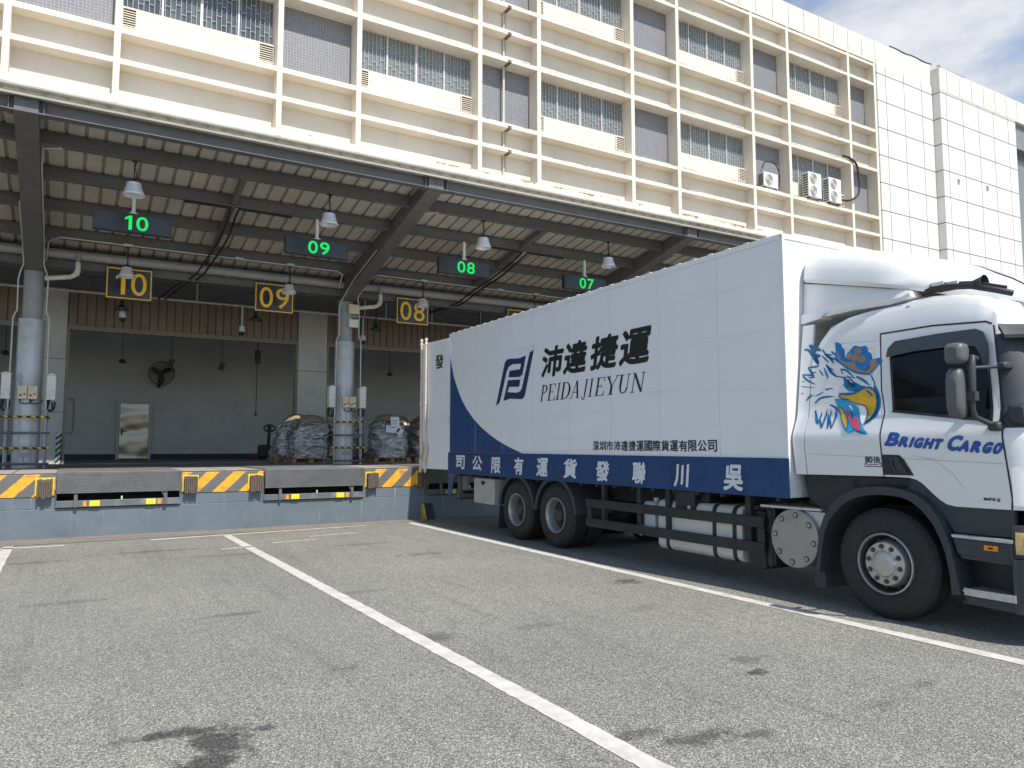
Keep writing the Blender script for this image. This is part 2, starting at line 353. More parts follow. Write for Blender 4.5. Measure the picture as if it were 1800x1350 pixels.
MAT['wall_in'] = M('bay_wall_paint', (.43,.43,.425), .75, 0., .07, .8, .05, 20., dirt=(.31,.31,.305))
MAT['pier'] = M('pier_render', (.46,.45,.42), .8, 0., .07, 1., .1, 20., dirt=(.33,.31,.27))
MAT['brown'] = M('brown_cladding', (.20,.155,.115), .6, 0., .15, 2., streak=.6, dirt=(.12,.09,.06))
MAT['olive'] = M('olive_rail', (.20,.18,.14), .6)
MAT['skirting'] = M('dark_skirting', (.03,.03,.035), .7)
def inox():
    m, t, b = nodes('stainless_door'); b.inputs['Base Color'].default_value = (.17,.16,.145,1); b.inputs['Metallic'].default_value = .8; b.inputs['Roughness'].default_value = .22
    bump(t, b, noise(t, 1.1, (1, 1, 1.3), 1, .3), .35, .25); return m
MAT['inox'] = inox()
MAT['signblack'] = M('sign_black', (.012,.013,.016), .25)
MAT['signyel'] = M('sign_yellow', (.95,.54,.02), .45, 0., .05)
def led():
    m, t, b = nodes('led_green'); b.inputs['Base Color'].default_value = (0,.02,0,1)
    sp = nd(t, 'SeparateXYZ'); t.links.new(coords(t), sp.inputs[0])
    k = math_(t, 'GREATER_THAN', math_(t, 'FRACT', math_(t, 'DIVIDE', sp.outputs[2], .0165)), .3)
    b.inputs['Emission Color'].default_value = (.0,.60,.09,1); t.links.new(math_(t, 'MULTIPLY_ADD', k, 1.0), b.inputs['Emission Strength'])
    b.inputs['Emission Strength'].default_value = 1.
    return m
MAT['led'] = emit('led_green', (.0,.62,.095), 1.0)
MAT['ledbox'] = M('led_housing', (.028,.032,.036), .45, 0., .1)
MAT['wood'] = M('pallet_wood', (.30,.17,.09), .8, 0., .25, 9.)
def wrap():
    m, t, b = nodes('shrink_wrapped_sacks')
    c = ramp(t, noise(t, 2.6, (1, 1, 2.6), 5, .6), [(.3, (.20,.19,.18)), (.50, (.38,.37,.36)), (.68, (.72,.72,.73))])
    t.links.new(c, b.inputs['Base Color']); b.inputs['Roughness'].default_value = .2; b.inputs['Metallic'].default_value = .45; b.inputs['Coat Weight'].default_value = 1.0; b.inputs['Coat Roughness'].default_value = .12
    h = math_(t, 'ADD', noise(t, 2.4, (.8, .8, 2.8), 2, .45), math_(t, 'MULTIPLY', noise(t, 8., (.8, .8, 1.8), 4, .6), .22))
    bump(t, b, h, 1.0, .22); return m
MAT['wrap'] = wrap()
MAT['sack'] = M('sack_top', (.26,.20,.14), .8, 0., .2, 5., .4, 20.)
MAT['paper'] = M('paper', (.72,.73,.80), .7, 0., .03)
MAT['acwhite'] = M('ac_casing', (.74,.73,.68), .45, 0., .05, 3., dirt=(.55,.5,.4))
MAT['acgrey'] = M('ac_grille', (.52,.51,.49), .6)
MAT['pitsteel'] = M('pit_steel', (.125,.135,.15), .5, .1, .12, 6., dirt=(.30,.30,.29))
MAT['peel'] = M('peeling_paint', (.42,.34,.22), .9, 0., .3, 8.)
MAT['acfan'] = M('ac_fan', (.36,.34,.325), .7)
MAT['stain'] = M('rust_stain', (.15,.115,.085), .9, 0., .35, 6., dirt=(.34,.28,.2))
# truck
def truckwhite(name, base, scratch=True):
    m, t, b = nodes(name)
    c = mix(t, ramp(t, noise(t, 1.1), [(.3, 0.), (.7, 1.)]), tuple(x*.96 for x in base), base)
    if scratch:
        c = mix(t, ramp(t, noise(t, 3.0, (1, .10, 2.4), 9, .8), [(.55, 0.), (.72, .55)]), c, (.47,.49,.54))
        c = mix(t, ramp(t, noise(t, 5.5, (1, 1, .22), 9, .8, (2,7,1)), [(.66, 0.), (.73, .45)]), c, (.36,.35,.33))
    t.links.new(c, b.inputs['Base Color']); b.inputs['Roughness'].default_value = .42 if scratch else .24; b.inputs['Coat Weight'].default_value = 0 if scratch else .5; b.inputs['Coat Roughness'].default_value = .08
    if scratch: bump(t, b, noise(t, 1.6, (1, 1, .8), 2, .4), .25, .03)
    return m
MAT['boxwhite'] = truckwhite('box_panel_white', (.80,.80,.81))
MAT['cabwhite'] = truckwhite('cab_white', (.775,.77,.765), False)
MAT['blue'] = M('blue_panel', (.014,.060,.175), .4, 0., .10, 3., dirt=(.03,.065,.16))
MAT['skirtblue'] = tread('blue_tread_skirt', (.014,.060,.180), (.018,.072,.205), .022)
MAT['navy'] = M('navy_logo', (.014,.030,.105), .45, 0., .04)
MAT['ink'] = M('black_lettering', (.010,.012,.012), .45, 0., .04)
MAT['skirtwhite'] = M('painted_lettering', (.66,.69,.72), .5, 0., .06)
MAT['trim'] = M('dark_grey_trim', (.036,.040,.047), .55, 0., .1, 5.)
MAT['trim_d'] = M('black_trim', (.016,.017,.02), .5, 0., .12, 5.)
MAT['chassis'] = M('chassis_black', (.022,.022,.024), .65, 0., .2, 6., dirt=(.05,.046,.04))
MAT['tyre'] = M('tyre_rubber', (.020,.020,.021), .75, 0., .15, 9., .25, 60., dirt=(.045,.043,.040))
MAT['rim'] = M('steel_rim', (.34,.335,.325), .42, .5, .1, 6., dirt=(.24,.22,.19))
MAT['rimhub'] = M('alloy_hub', (.47,.455,.43), .38, .55, .06, 6., dirt=(.40,.37,.33))
MAT['silencer'] = M('silencer_steel', (.34,.325,.30), .42, .4, .08, 5., dirt=(.19,.17,.15))
MAT['rim_in'] = M('rim_inner', (.10,.10,.10), .5, .4, .1, 6.)
MAT['edge'] = M('sunlit_concrete', (.33,.305,.265), .75, 0., .12, 2.5, .15, 40., dirt=(.17,.155,.135))
MAT['deck'] = M('worn_deck', (.21,.205,.195), .5, .2, .15, 3., .2, 60., dirt=(.10,.10,.10))
MAT['yellowdk'] = M('shaded_yellow', (.45,.32,.03), .6, 0., .15, 9., dirt=(.12,.09,.03))  # chock yellow darkened to put the truck's shade into the colour, plus dirt
MAT['nut'] = M('wheel_nut', (.12,.12,.12), .4, .6)
MAT['tank'] = M('white_tank', (.58,.58,.56), .38, .1, .06, 3., dirt=(.50,.46,.38))
MAT['toolbox'] = M('toolbox_paint', (.42,.39,.37), .5, 0., .06, 3., dirt=(.25,.22,.19))
MAT['tglass'] = (lambda m: m)(M('cab_glass', (.006,.008,.009), .04, 0., .3, 2., spec=.22))
MAT['visor'] = M('window_visor', (.055,.06,.066), .22)
MAT['silver'] = M('checker_step', (.52,.51,.50), .4, .6, .15, 20.)
MAT['amber'] = M('amber_lens', (.75,.24,.01), .25)
MAT['lens'] = M('headlamp_lens', (.55,.40,.18), .12, .2, .3, 6.)
MAT['rust'] = M('rusty_bar', (.66,.58,.50), .55, .1, .12, 5., dirt=(.36,.17,.07))
MAT['eagblue'] = M('decal_blue', (.0,.135,.33), .3, 0., .06)
MAT['eagmid'] = M('decal_bright_blue', (.0,.17,.47), .3, 0., .06)
MAT['eagdark'] = M('decal_dark', (.003,.02,.07), .3)
MAT['eagcyan'] = M('decal_cyan', (.02,.32,.60), .3)
MAT['eagbrown'] = M('decal_brown', (.27,.19,.145), .35)
MAT['eagyel'] = M('decal_yellow', (.62,.37,.012), .3)
MAT['eagred'] = M('decal_red', (.55,.06,.11), .3)
MAT['eagwhite'] = M('decal_white', (.78,.78,.80), .3)
MAT['letblue'] = M('lettering_blue', (.010,.085,.37), .3)

# ------------------------------------------------------------------ text as flat meshes
_tc = {}
def text_geo(s, off=0.0, shear=0.0):
    key = (s, off, shear)
    if key not in _tc:
        c = bpy.data.curves.new('lettering', 'FONT'); c.body = s; c.offset = off; c.shear = shear; c.size = 1.0; c.resolution_u = 4
        o = bpy.data.objects.new('lettering', c); COL.objects.link(o)
        dg = bpy.context.evaluated_depsgraph_get(); me = bpy.data.meshes.new_from_object(o.evaluated_get(dg))
        vs = [(v.co.x, v.co.y) for v in me.vertices]; fs = [tuple(p.vertices) for p in me.polygons]
        bpy.data.objects.remove(o); bpy.data.curves.remove(c); bpy.data.meshes.remove(me)
        x0 = min(v[0] for v in vs); x1 = max(v[0] for v in vs); y0 = min(v[1] for v in vs); y1 = max(v[1] for v in vs)
        _tc[key] = ([((x-x0)/(x1-x0), (y-y0)/(y1-y0)) for x, y in vs], fs)
    return _tc[key]
def ring(r):
    return [(0, 0)] if not r else [(0, 0)] + [(r*math.cos(k*math.pi/4), r*math.sin(k*math.pi/4)) for k in range(8)]
def put_number(mb, s, fn, a0, a1, b0, b1, bold):                   # two digits side by side; a flagged 1 of our own
    wd = (a1-a0)
    for k, ch in enumerate(s):
        x0 = a0 + wd*(0 if k == 0 else .55); x1 = x0 + wd*.45
        if ch == '1':
            w_ = wd*.125; xr = x1 - wd*.06; h = b1-b0
            mb.add([fn(xr-w_, b0), fn(xr, b0), fn(xr, b1), fn(xr-w_*.75, b1), fn(xr-wd*.27, b1-h*.19), fn(xr-wd*.27, b1-h*.34), fn(xr-w_, b1-h*.22)], [(0,1,2,6), (2,3,4,5,6)])
        else: put_text(mb, ch, fn, x0, x1, b0, b1, bold)
def spline(pts, k=6):
    P = [Vector(q) for q in pts]; out = []
    for i in range(len(P)-1):
        a, b, c, d = P[max(i-1, 0)], P[i], P[i+1], P[min(i+2, len(P)-1)]
        for j in range(k):
            t = j/k; out.append(.5*((2*b) + (c-a)*t + (2*a-5*b+4*c-d)*t*t + (3*b-a-3*c+d)*t**3))
    return out + [P[-1]]
def put_text(mb, s, fn, a0, a1, b0, b1, bold=0.0, m=0):            # fn(a, b, lift) -> xyz; the word fills the box a0..a1, b0..b1; bold is in metres
    vs, fs = text_geo(s); sg = 1 if a1 > a0 else -1
    a0, a1, b0, b1 = a0 + sg*bold, a1 - sg*bold, b0 + bold, b1 - bold
    for k, (dx, dy) in enumerate(ring(bold)):
        mb.add([fn(a0 + (a1-a0)*x + dx, b0 + (b1-b0)*y + dy, .00012*k) for x, y in vs], fs, m)

# ------------------------------------------------------------------ ground and painted lines
g = MB(); g.add([(-160,-160,0),(160,-160,0),(160,160,0),(-160,160,0)], [(0,1,2,3)])
struct(g.build('asphalt_yard', MAT['asphalt']), 'grey worn asphalt yard with oil stains')
def strip(name, pts, wd, label, z=.004, n=60, jag=.007):
    mb = MB(); rows = []
    for (x0, y0), (x1, y1) in zip(pts[:-1], pts[1:]):
        d = Vector((x1-x0, y1-y0, 0)); L_ = d.length; d.normalize(); p = Vector((-d.y, d.x, 0))
        for i in range(n+1):
            t = i/n; c = Vector((x0, y0, z)) + d*L_*t
            rows.append([c - p*(wd/2 + random.uniform(-jag, jag)), c + p*(wd/2 + random.uniform(-jag, jag))])
    mb.grid(rows); return struct(mb.build(name, MAT['line'], norm=False), label)
strip('parking_line', [(-.74, 15.0), (-.80, -6)], .15, 'white painted bay line at the far left of the yard')
strip('parking_line', [(2.63, 14.82), (2.68, 4.5), (2.69, -6)], .15, 'long white bay line running through the middle of the yard', n=160)
strip('parking_line', [(6.44, 15.5), (6.36, 6), (6.37, -6)], .15, 'white bay line running alongside the truck', n=160)
strip('stop_line', [(-12, 14.98), (.05, 14.72)], .13, 'white line along the foot of the dock, worn through on the left')
strip('stop_line', [(1.35, 14.80), (9.5, 15.62)], .12, 'white line along the foot of the dock behind the truck', n=120)
for (a, b) in (((3.1,13.3),(3.9,13.45)), ((3.9,13.9),(4.9,14.05)), ((2.2,12.9),(2.7,13.0))):
    strip('faded_line', [a, b], .07, 'short worn remnant of an old white line', n=40, jag=.022)
kb = MB(); kb.grid([[(x, 15.02 + .055*(x > 0)*x*.6 + random.uniform(-.03, .03), .006), (x, 15.86, .012)] for x in [i*.25 - 12 for i in range(100)]])
struct(kb.build('kerb_strip', M('dusty_strip', (.20,.175,.145), .9, 0., .2, 3., .3, 60., dirt=(.11,.10,.09))), 'dusty brown strip of ground along the dock wall')

# ------------------------------------------------------------------ warehouse
YF = 23.8
bld = thing('warehouse_building', 'long cream warehouse with a grid of ledges and recessed windows above the dock', 'building', (14, 24, 0))
A = [.80 + 7.22*n for n in range(-1, 5)]; B = [5.40 + 7.25*n for n in range(-2, 5)]      # left and right edges of the window bays
XL, XR = B[0], 36.72
Z0, STO = 13.66, 4.75
low = MB(); low.box(XL, XR, YF+.5, YF+.9, 5.9, 11.7); low.build('lower_wall', MAT['cream_panel'], bld)
pan = MB()
spans = [(11.72, 13.66)] + [(16.24, 18.41)] + [(20.99, 22.1)]
for z0, z1 in spans: pan.box(XL, XR, YF+.45, YF+.9, z0, z1)
for s_ in (0, 1):
    zz = Z0 + STO*s_
    for a, b in zip(A, B[1:]):
        pan.box(a, b, YF+.45, YF+.9, zz, zz+.98)
pan.build('wall_panel', MAT['cream_panel'], bld)
for s_ in (0, 1):
    zz = Z0 + STO*s_
    for i, (b, a) in enumerate(zip(B, A + [XR])):
        t_ = MB(); t_.box(b, a, YF+.6, YF+.9, zz, zz+2.6); t_.build('tiled_panel', MAT['tile'], bld)
led_z = [(11.2, 11.70), (12.64, 12.81), (13.57, 13.75), (16.15, 16.33), (17.25, 17.43), (18.32, 18.50), (20.90, 21.08), (22.0, 22.16)]
for z0, z1 in led_z:
    q = MB(); q.box(XL, XR, YF, YF+.62, z0, z1); q.build('ledge', MAT['ledge'], bld, bevel=.012)
for x in sorted(A + B + [XR - .09]):
    q = MB(); q.box(x-.088, x+.088, YF-.012, YF+.63, 11.46, 22.3); q.build('mullion', MAT['cream'], bld, bevel=.01)
q = MB(); q.box(XL, 41.86, YF-.03, YF+.9, 22.18, 23.45)
q.build('parapet', MAT['cream_white'], bld, bevel=.02)
q = MB()
for i in range(19):
    x = -2 + i*1.15*1.0 + 18; q.box(x, x+.02, YF-.034, YF-.02, 22.25, 23.4)
q.build('parapet_joint', MAT['slot'], bld)
q = MB(); q.box(XL, XR, YF+6.4, YF+7, 0, 23.0); q.build('rear_wall', MAT['cream_white'], bld)
q = MB(); q.box(XL, 41.86, YF+.9, YF+7, 23.0, 23.2); q.build('roof', MAT['slot'], bld)
# windows: frame, curtained glass, burglar grille
def make_window(a, b, z0, z1):
    f = MB(); y = YF+.55; wd = b - a
    f.box(a, b, y, y+.10, z1-.05, z1); f.box(a, b, y, y+.10, z0, z0+.05)
    for i in range(5):
        x = a + wd*i/4; e = .028 if i in (1, 3) else .04
        f.box(max(a, x-e), min(b, x+e), y-.004, y+.10, z0+.05, z1-.05)
    fo = f.build('window', MAT['alu'], bld)
    gl = MB(); gl.box(a, b, y+.06, y+.09, z0, z1); gl.build('pane', MAT['wglass'], fo)
    gr = MB(); n = int(round(wd/.145)); hh = z1 - z0
    for i in range(1, n):
        x = a + wd*i/n; gr.box(x-.007, x+.007, y+.015, y+.030, z0+.05, z1-.05)
    for i in range(n):
        x0, x1 = a + wd*i/n, a + wd*(i+1)/n; k = i % 4
        for zf in ((.28, .72) if k == 0 else (.22, .80) if k == 1 else (.36, .64) if k == 2 else (.18, .58)):
            gr.box(x0, x1, y+.016, y+.029, z0 + hh*zf - .007, z0 + hh*zf + .007)
    gr.build('grille', MAT['grille'], fo)
    return fo
def make_vent(x0, x1, z0, z1):
    v = MB(); y = YF+.40
    v.box(x0, x1, y, y+.07, z0, z0+.03, 0); v.box(x0, x1, y, y+.07, z1-.03, z1, 0); v.box(x0, x0+.03, y, y+.07, z0+.03, z1-.03, 0); v.box(x1-.03, x1, y, y+.07, z0+.03, z1-.03, 0)
    v.box(x0+.03, x1-.03, y+.030, y+.060, z0+.03, z1-.03, 1)
    for i in range(7):
        z = z0 + .06 + (z1-z0-.1)*i/7; v.box(x0+.03, x1-.03, y+.010, y+.029, z, z+.024)
    v.build('louvre_vent', [MAT['cream'], MAT['slot']], bld)
for s_ in (0, 1):
    zz = Z0 + STO*s_
    for i, (a, b) in enumerate(zip(A, B[1:])):
        make_window(a+.09, b-.09, zz+.98, zz+2.49)
        make_vent(b-.09-.50, b-.10, zz+.32, zz+.93)
        if not (s_ == 0 and i == 5): make_vent(a+.10, a+.50, zz+.32, zz+.93)
# rusty rainwater pipe crossing the ledges of one narrow bay
dp = MB(); x = 13.98
dp.tube([(x-.1, YF+.40, 11.7), (x-.1, YF+.40, 22.0)], .045, 10, 1)
for z0, z1 in led_z[1:]:
    dp.box(x-.14, x+.02, YF-.006, YF+.40, z0-.006, z0+.1, 0); dp.box(x-.15, x+.0, YF+.435, YF+.448, z0-.62, z0-.02, 0)
dp.build('rainwater_pipe', [MAT['stain'], MAT['pvc']], bld)
# dock level of the facade: piers, corrugated band, rail
PX = [-8.2, -1.02, 6.19, 13.4, 20.6, 27.8]
for x in PX:
    q = MB(); q.box(x, x+.92, YF-.02, YF+.6, 1.16, 5.95); q.box(x-.01, x+.93, YF-.026, YF, 2.55, 2.565, 1); q.box(x-.01, x+.93, YF-.026, YF, 4.0, 4.015, 1)
    q.build('pier', [MAT['pier'], MAT['slot']], bld, bevel=.012)
band = MB(); n = int(38/.3)
for x0, x1 in [(PX[i]+.93, PX[i+1]-.01) for i in range(5)]:
    k = int((x1-x0)/.22)
    rows = []
    for i in range(k+1):
        xx = x0 + (x1-x0)*i/k
        for dx, dy in ((-.02, 0), (-.008, .035), (.008, .035), (.02, 0)):
            rows.append([(min(max(xx+dx, x0), x1), YF+.02+dy, 4.95), (min(max(xx+dx, x0), x1), YF+.02+dy, 5.93)])
    band.grid(rows)
band.build('corrugated_band', MAT['brown'], bld, norm=False)
rl = MB()
for i in range(5): rl.box(PX[i]+.93, PX[i+1]-.01, YF-.05, YF+.12, 4.82, 4.95); rl.box(PX[i]+.93, PX[i]+.99, YF+.0, YF+.14, 1.16, 4.82); rl.box(PX[i+1]-.07, PX[i+1]-.01, YF+.0, YF+.14, 1.16, 4.82)
rl.build('opening_frame', MAT['olive'], bld)
up = MB(); up.box(XL, 30, YF+.1, YF+.5, 5.93, 7.2); up.build('band_wall', MAT['steel'], bld)
# loading bay behind the openings
bay = MB(); bay.box(XL, 30, 30.0, 30.2, 1.16, 7.0); bay.box(XL-.2, XL, 24.4, 30.2, 1.16, 7.0); bay.box(30, 30.2, 24.4, 30.2, 1.16, 7.0); bay.box(XL, 30, 24.4, 30.0, 6.5, 6.7)
bay.build('bay_wall', MAT['wall_in'], bld)
sk = MB(); sk.box(XL, 30, 29.97, 30.0, 1.16, 1.36); sk.build('skirting', MAT['skirting'], bld)

# ------------------------------------------------------------------ white annex on the right
ann = thing('annex_building', 'white panelled annex block stepping forward at the right of the cream facade', 'building', (44, 24, 0))
XS = 41.87
q = MB(); q.box(XR+.01, XS, YF-.08, YF+7, 0, 22.17); q.build('panel_wall', MAT['cladding'], ann)
q = MB(); q.box(XS, 50.0, YF-.52, YF+7, 0, 21.75); q.build('stepped_wall', MAT['cladding'], ann)
q = MB(); q.box(XS-.01, 62, YF-.54, YF+7, 21.75, 23.12); q.build('coping', MAT['cream_white'], ann, bevel=.02)
q = MB()
for i in range(14): q.box(XS+.7+i*1.28, XS+.72+i*1.28, YF-.545, YF-.53, 21.8, 23.05)
q.build('coping_joint', MAT['slot'], ann)
q = MB(); q.box(50.0, 62, YF+.2, YF+7, 0, 21.75); q.build('end_wall', MAT['wglass'], ann)
q = MB(); q.box(50.0, 62, YF-.3, YF+.2, 20.2, 21.75); q.build('lintel', MAT['tile'], ann)
for x, z in ((43.2, 16.55), (46.25, 16.7)):
    v = MB(); v.box(x, x+.20, YF-.56, YF-.50, z, z+.28, 0)
    for i in range(4): v.box(x+.02, x+.18, YF-.568, YF-.561, z+.04+i*.06, z+.07+i*.06, 1)
    v.build('wall_vent', [MAT['acgrey'], MAT['slot']], ann)
rc = MB(); rc.tube([(38+i*.5, YF-.05+.02*(i % 2), 23.5+.03*math.sin(i*1.7)) for i in range(9)], .03); rc.tube([(41.9, YF-.4, 23.2), (42.1, YF-.4, 23.34), (42.3, YF-.4, 23.2), (44.6, YF-.45, 23.2)], .025)
tag(rc.build('roof_cable', MAT['cable']), 'black cable lying along the roof edge of the white annex', 'cable')

# ------------------------------------------------------------------ canopy
def zpb(y): return 7.0 - .19*(y - 14.1)                     # underside of the purlins
can = thing('loading_canopy', 'grey steel canopy with beige corrugated roof sheet over the loading dock', 'canopy', (14, 19.9, 1.16))
XC0, XC1 = -9.4, 36.0
RX = [-7.97, -.77, 6.43, 13.63, 20.83, 28.03, 35.2]
rs = MB(); rows = []; step = .305; xx = XC0
while xx < XC1:
    for dx, dz in ((0, .0), (.018, .035), (.05, .035), (.068, 0)):
        rows.append([(xx+dx, 13.94, zpb(13.94)+.275+dz-.03), (xx+dx, 19.9, zpb(19.9)+.275+dz-.03)])
    xx += step
rs.grid(rows, 0); rs.build('roof_sheet', MAT['roof'], can, norm=False)
jn = MB(); xx = XC0 + .034
while xx < XC1:
    jn.obox((xx, 13.96, zpb(13.96)+.243), (xx, 19.9, zpb(19.9)+.243), .012, .006); xx += step
jn.build('roof_seam', M('seam', (.16,.14,.11), .8), can)
rt = MB(); rt.add([(XC0, 13.94, zpb(13.94)+.312), (XC1, 13.94, zpb(13.94)+.312), (XC1, 19.95, zpb(19.95)+.34), (XC0, 19.95, zpb(19.95)+.34),
                   (XC0, 13.94, zpb(13.94)+.30), (XC1, 13.94, zpb(13.94)+.30), (XC1, 19.95, zpb(19.95)+.30), (XC0, 19.95, zpb(19.95)+.30)],
                  [(0,1,2,3), (7,6,5,4), (0,4,5,1), (1,5,6,2), (2,6,7,3), (3,7,4,0)])
rt.build('roof_top', MAT['gutter'], can)
rb = MB(); rb.box(XC0, XC1, 19.95, 23.82, 6.42, 6.5); rb.build('rear_roof_sheet', MAT['steel_l'], can)
def ibeam(mb, p0, p1, h, fl, tf=.016, tw=.014, m=0):
    p0 = Vector(p0); p1 = Vector(p1); z = Vector((0,0,1))
    mb.obox(p0 + z*tf/2, p1 + z*tf/2, fl, tf, m=m); mb.obox(p0 + z*(h-tf/2), p1 + z*(h-tf/2), fl, tf, m=m); mb.obox(p0 + z*h/2, p1 + z*h/2, tw, h-2*tf, m=m)
fb = MB(); ibeam(fb, (XC0, 14.1, 6.985), (XC1, 14.1, 6.985), .26, .18)
for x in RX:
    for dx in (-.24, .0, .24): fb.box(x+dx-.006, x+dx+.006, 14.01, 14.19, 7.0, 7.23)
    fb.box(x-.27, x+.27, 13.99, 14.21, 6.972, 6.985)
fb.build('edge_beam', MAT['steel'], can)
fs = MB(); prof = [(14.18, 7.235), (13.94, 7.215), (13.91, 7.20), (13.90, 7.235), (13.975, 7.255), (13.985, 7.325), (13.90, 7.345), (13.895, 7.375), (14.1, 7.40)]
fs.grid([[(XC0, y, z) for y, z in prof], [(XC1, y, z) for y, z in prof]]); fs.build('gutter', MAT['gutter'], can, norm=False)
for y in (15.0, 16.18, 17.45, 18.76):
    p = MB(); ibeam(p, (XC0, y, zpb(y)), (XC1, y, zpb(y)), .235, .13); p.build('purlin', MAT['steel'], can)
for x in RX:
    r = MB(); W = .17
    prof = [(14.02, 6.97), (16.0, 6.50), (19.35, 5.66), (19.6, 5.56), (20.18, 5.56), (20.25, 5.75), (20.25, 6.1), (14.02, 7.22)]
    r.prism(prof, lambda a, b, d: (d, a, b), x-W, x+W); r.build('rafter', MAT['steel'], can, bevel=.006)
    for dx in (-1, 1):
        pl = MB(); pl.box(min(x+dx*.17, x+dx*.62), max(x+dx*.17, x+dx*.62), 19.785, 19.80, 5.72, 6.12)
        for i in range(3):
            for j in range(2): pl.cyl((x+dx*(.36+.10*j), 19.76, 5.8+.09*i), (x+dx*(.36+.10*j), 19.80, 5.8+.09*i), .018, n=6)
        pl.build('splice_plate', MAT['steel'], can)
lb = MB(); lb.box(XC0, XC1, 19.8, 19.98, 5.70, 6.14); lb.build('column_beam', MAT['steel'], can)
pp = MB(); pp.cyl((XC0, 19.62, 5.98), (XC1, 19.62, 5.98), .11, n=16); pp.build('rain_gutter_pipe', MAT['steel_l'], can, smooth=40)
rr = MB(); rr.box(XC0, XC1, 21.2, 21.32, 5.95, 6.2); ibeam(rr, (XC0, 22.6, 6.1), (XC1, 22.6, 6.1), .28, .14); rr.build('rear_purlin', MAT['steel'], can)
# struts between two purlins
for i, x in enumerate([2.9, 9.9, 17.1, 24.3]):
    p = MB(); p.obox((x-.1, 15.05, zpb(15.05)+.1), (x-.1, 18.7, zpb(18.7)+.1), .10, .14); p.build('sag_bar', MAT['steel'], can)

# service pipes and cables under the canopy
q = MB(); q.tube([(XL, 22.5, 5.67), (30, 22.5, 5.67)], .035, 10)
for x in (-5, -2.2, 1.4, 3.0, 5.0, 7.9, 8.6, 10.2, 12.0): q.box(x-.015, x+.015, 22.48, 22.52, 5.67, 6.4)
tag(q.build('service_pipe', MAT['conduit'], smooth=40), 'thin grey service pipe running along above the brown corrugated band', 'pipe')
for i, (x, lab) in enumerate(((2.75, 'pair of dark cables curving under the roof between green displays 10 and 09'), (9.85, 'pair of dark cables curving under the roof between green displays 08 and 07'))):
    q = MB()
    for k in range(2):
        xx = x + .16*k; q.tube(spline([(xx + (-.9 if k == 0 else 1.1), 16.2, 6.57), (xx+(-.15 if k == 0 else .15), 16.22, 6.58), (xx, 16.3, 6.55), (xx+.02, 17.5, 6.28), (xx-.08, 18.8, 6.02), (xx-.25, 19.6, 5.76), (xx-.5, 20.6, 5.72), (xx-.75, 22.3, 5.62)], 5), .022)
    tag(q.build('cable_run', MAT['cable'], smooth=60), lab, 'cable', 'cable runs under the canopy')
for i, (x, lab) in enumerate(((.4, 'thin white conduit along the roof beam beside yellow sign 10'), (7.6, 'thin white conduit along the roof beam beside yellow sign 08'))):
    q = MB(); q.tube([(x-.95, 19.45, 5.75), (x-.9, 18.86, 6.06), (x-.7, 18.68, 6.13), (x+5.4, 18.68, 6.11), (x+5.55, 18.7, 6.05), (x+5.65, 19.3, 5.8)], .016)
    for k in (.62, 3.0, 4.22): q.box(x+k-.09, x+k+.09, 18.62, 18.70, 6.10, 6.15)
    tag(q.build('conduit', MAT['conduit'], smooth=60), lab, 'conduit', 'conduits along the roof beam')

# ------------------------------------------------------------------ dock
dock = thing('loading_dock', 'blue grey painted concrete loading dock with yellow and dark hazard band along its edge', 'loading dock', (8, 15.86, 0))
YD, ZD = 15.86, 1.16
PITS = [(-3.74, -1.66), (-.13, 1.95), (3.48, 5.61), (7.09, 9.2), (10.7, 12.8), (14.3, 16.4)]
q = MB(); q.box(-14, 37, YD, YD+.8, 0, .53)
ed = [-14] + [e for p in PITS for e in p] + [37]
for i in range(0, len(ed), 2): q.box(ed[i], ed[i+1], YD, YD+.8, .53, .74)
q.build('dock_wall', MAT['dockwall'], dock, bevel=.01)
for i in range(0, len(ed), 2):
    q = MB(); q.box(ed[i], ed[i+1], YD-.014, YD+.8, .742, ZD-.02); q.build('hazard_band', MAT['haz'], dock, bevel=.008)
q = MB(); q.box(-14, 37, YD+.8, 24.4, .2, ZD); q.box(XL, 30, 24.4, 30.2, .2, ZD-.001)
for i in range(0, len(ed), 2): q.box(ed[i], ed[i+1], YD+.0, YD+.8, ZD-.019, ZD)
q.build('dock_floor', MAT['floor'], dock)
for a, b in PITS:
    q = MB(); q.box(a, b, YD+.55, YD+.799, .53, 1.1); q.build('pit_back', MAT['slot'], dock)
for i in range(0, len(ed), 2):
    q = MB(); q.box(ed[i], ed[i+1], YD-.012, 18.35, ZD+.001, ZD+.006); q.build('dock_sunlit_strip', MAT['edge'], dock)  # paler concrete, the brightness of the sunlit dock front put into its colour
q = MB()
for y, x0, x1 in ((18.9, -9, 30), (21.0, -9, 30)): q.box(x0, x1, y, y+.03, ZD, ZD+.003)
for x in (-.8, 2.75, 6.4, 10.0): q.box(x, x+.02, YD, 18.9, ZD, ZD+.009)
q.build('floor_joint', MAT['slot'], dock)

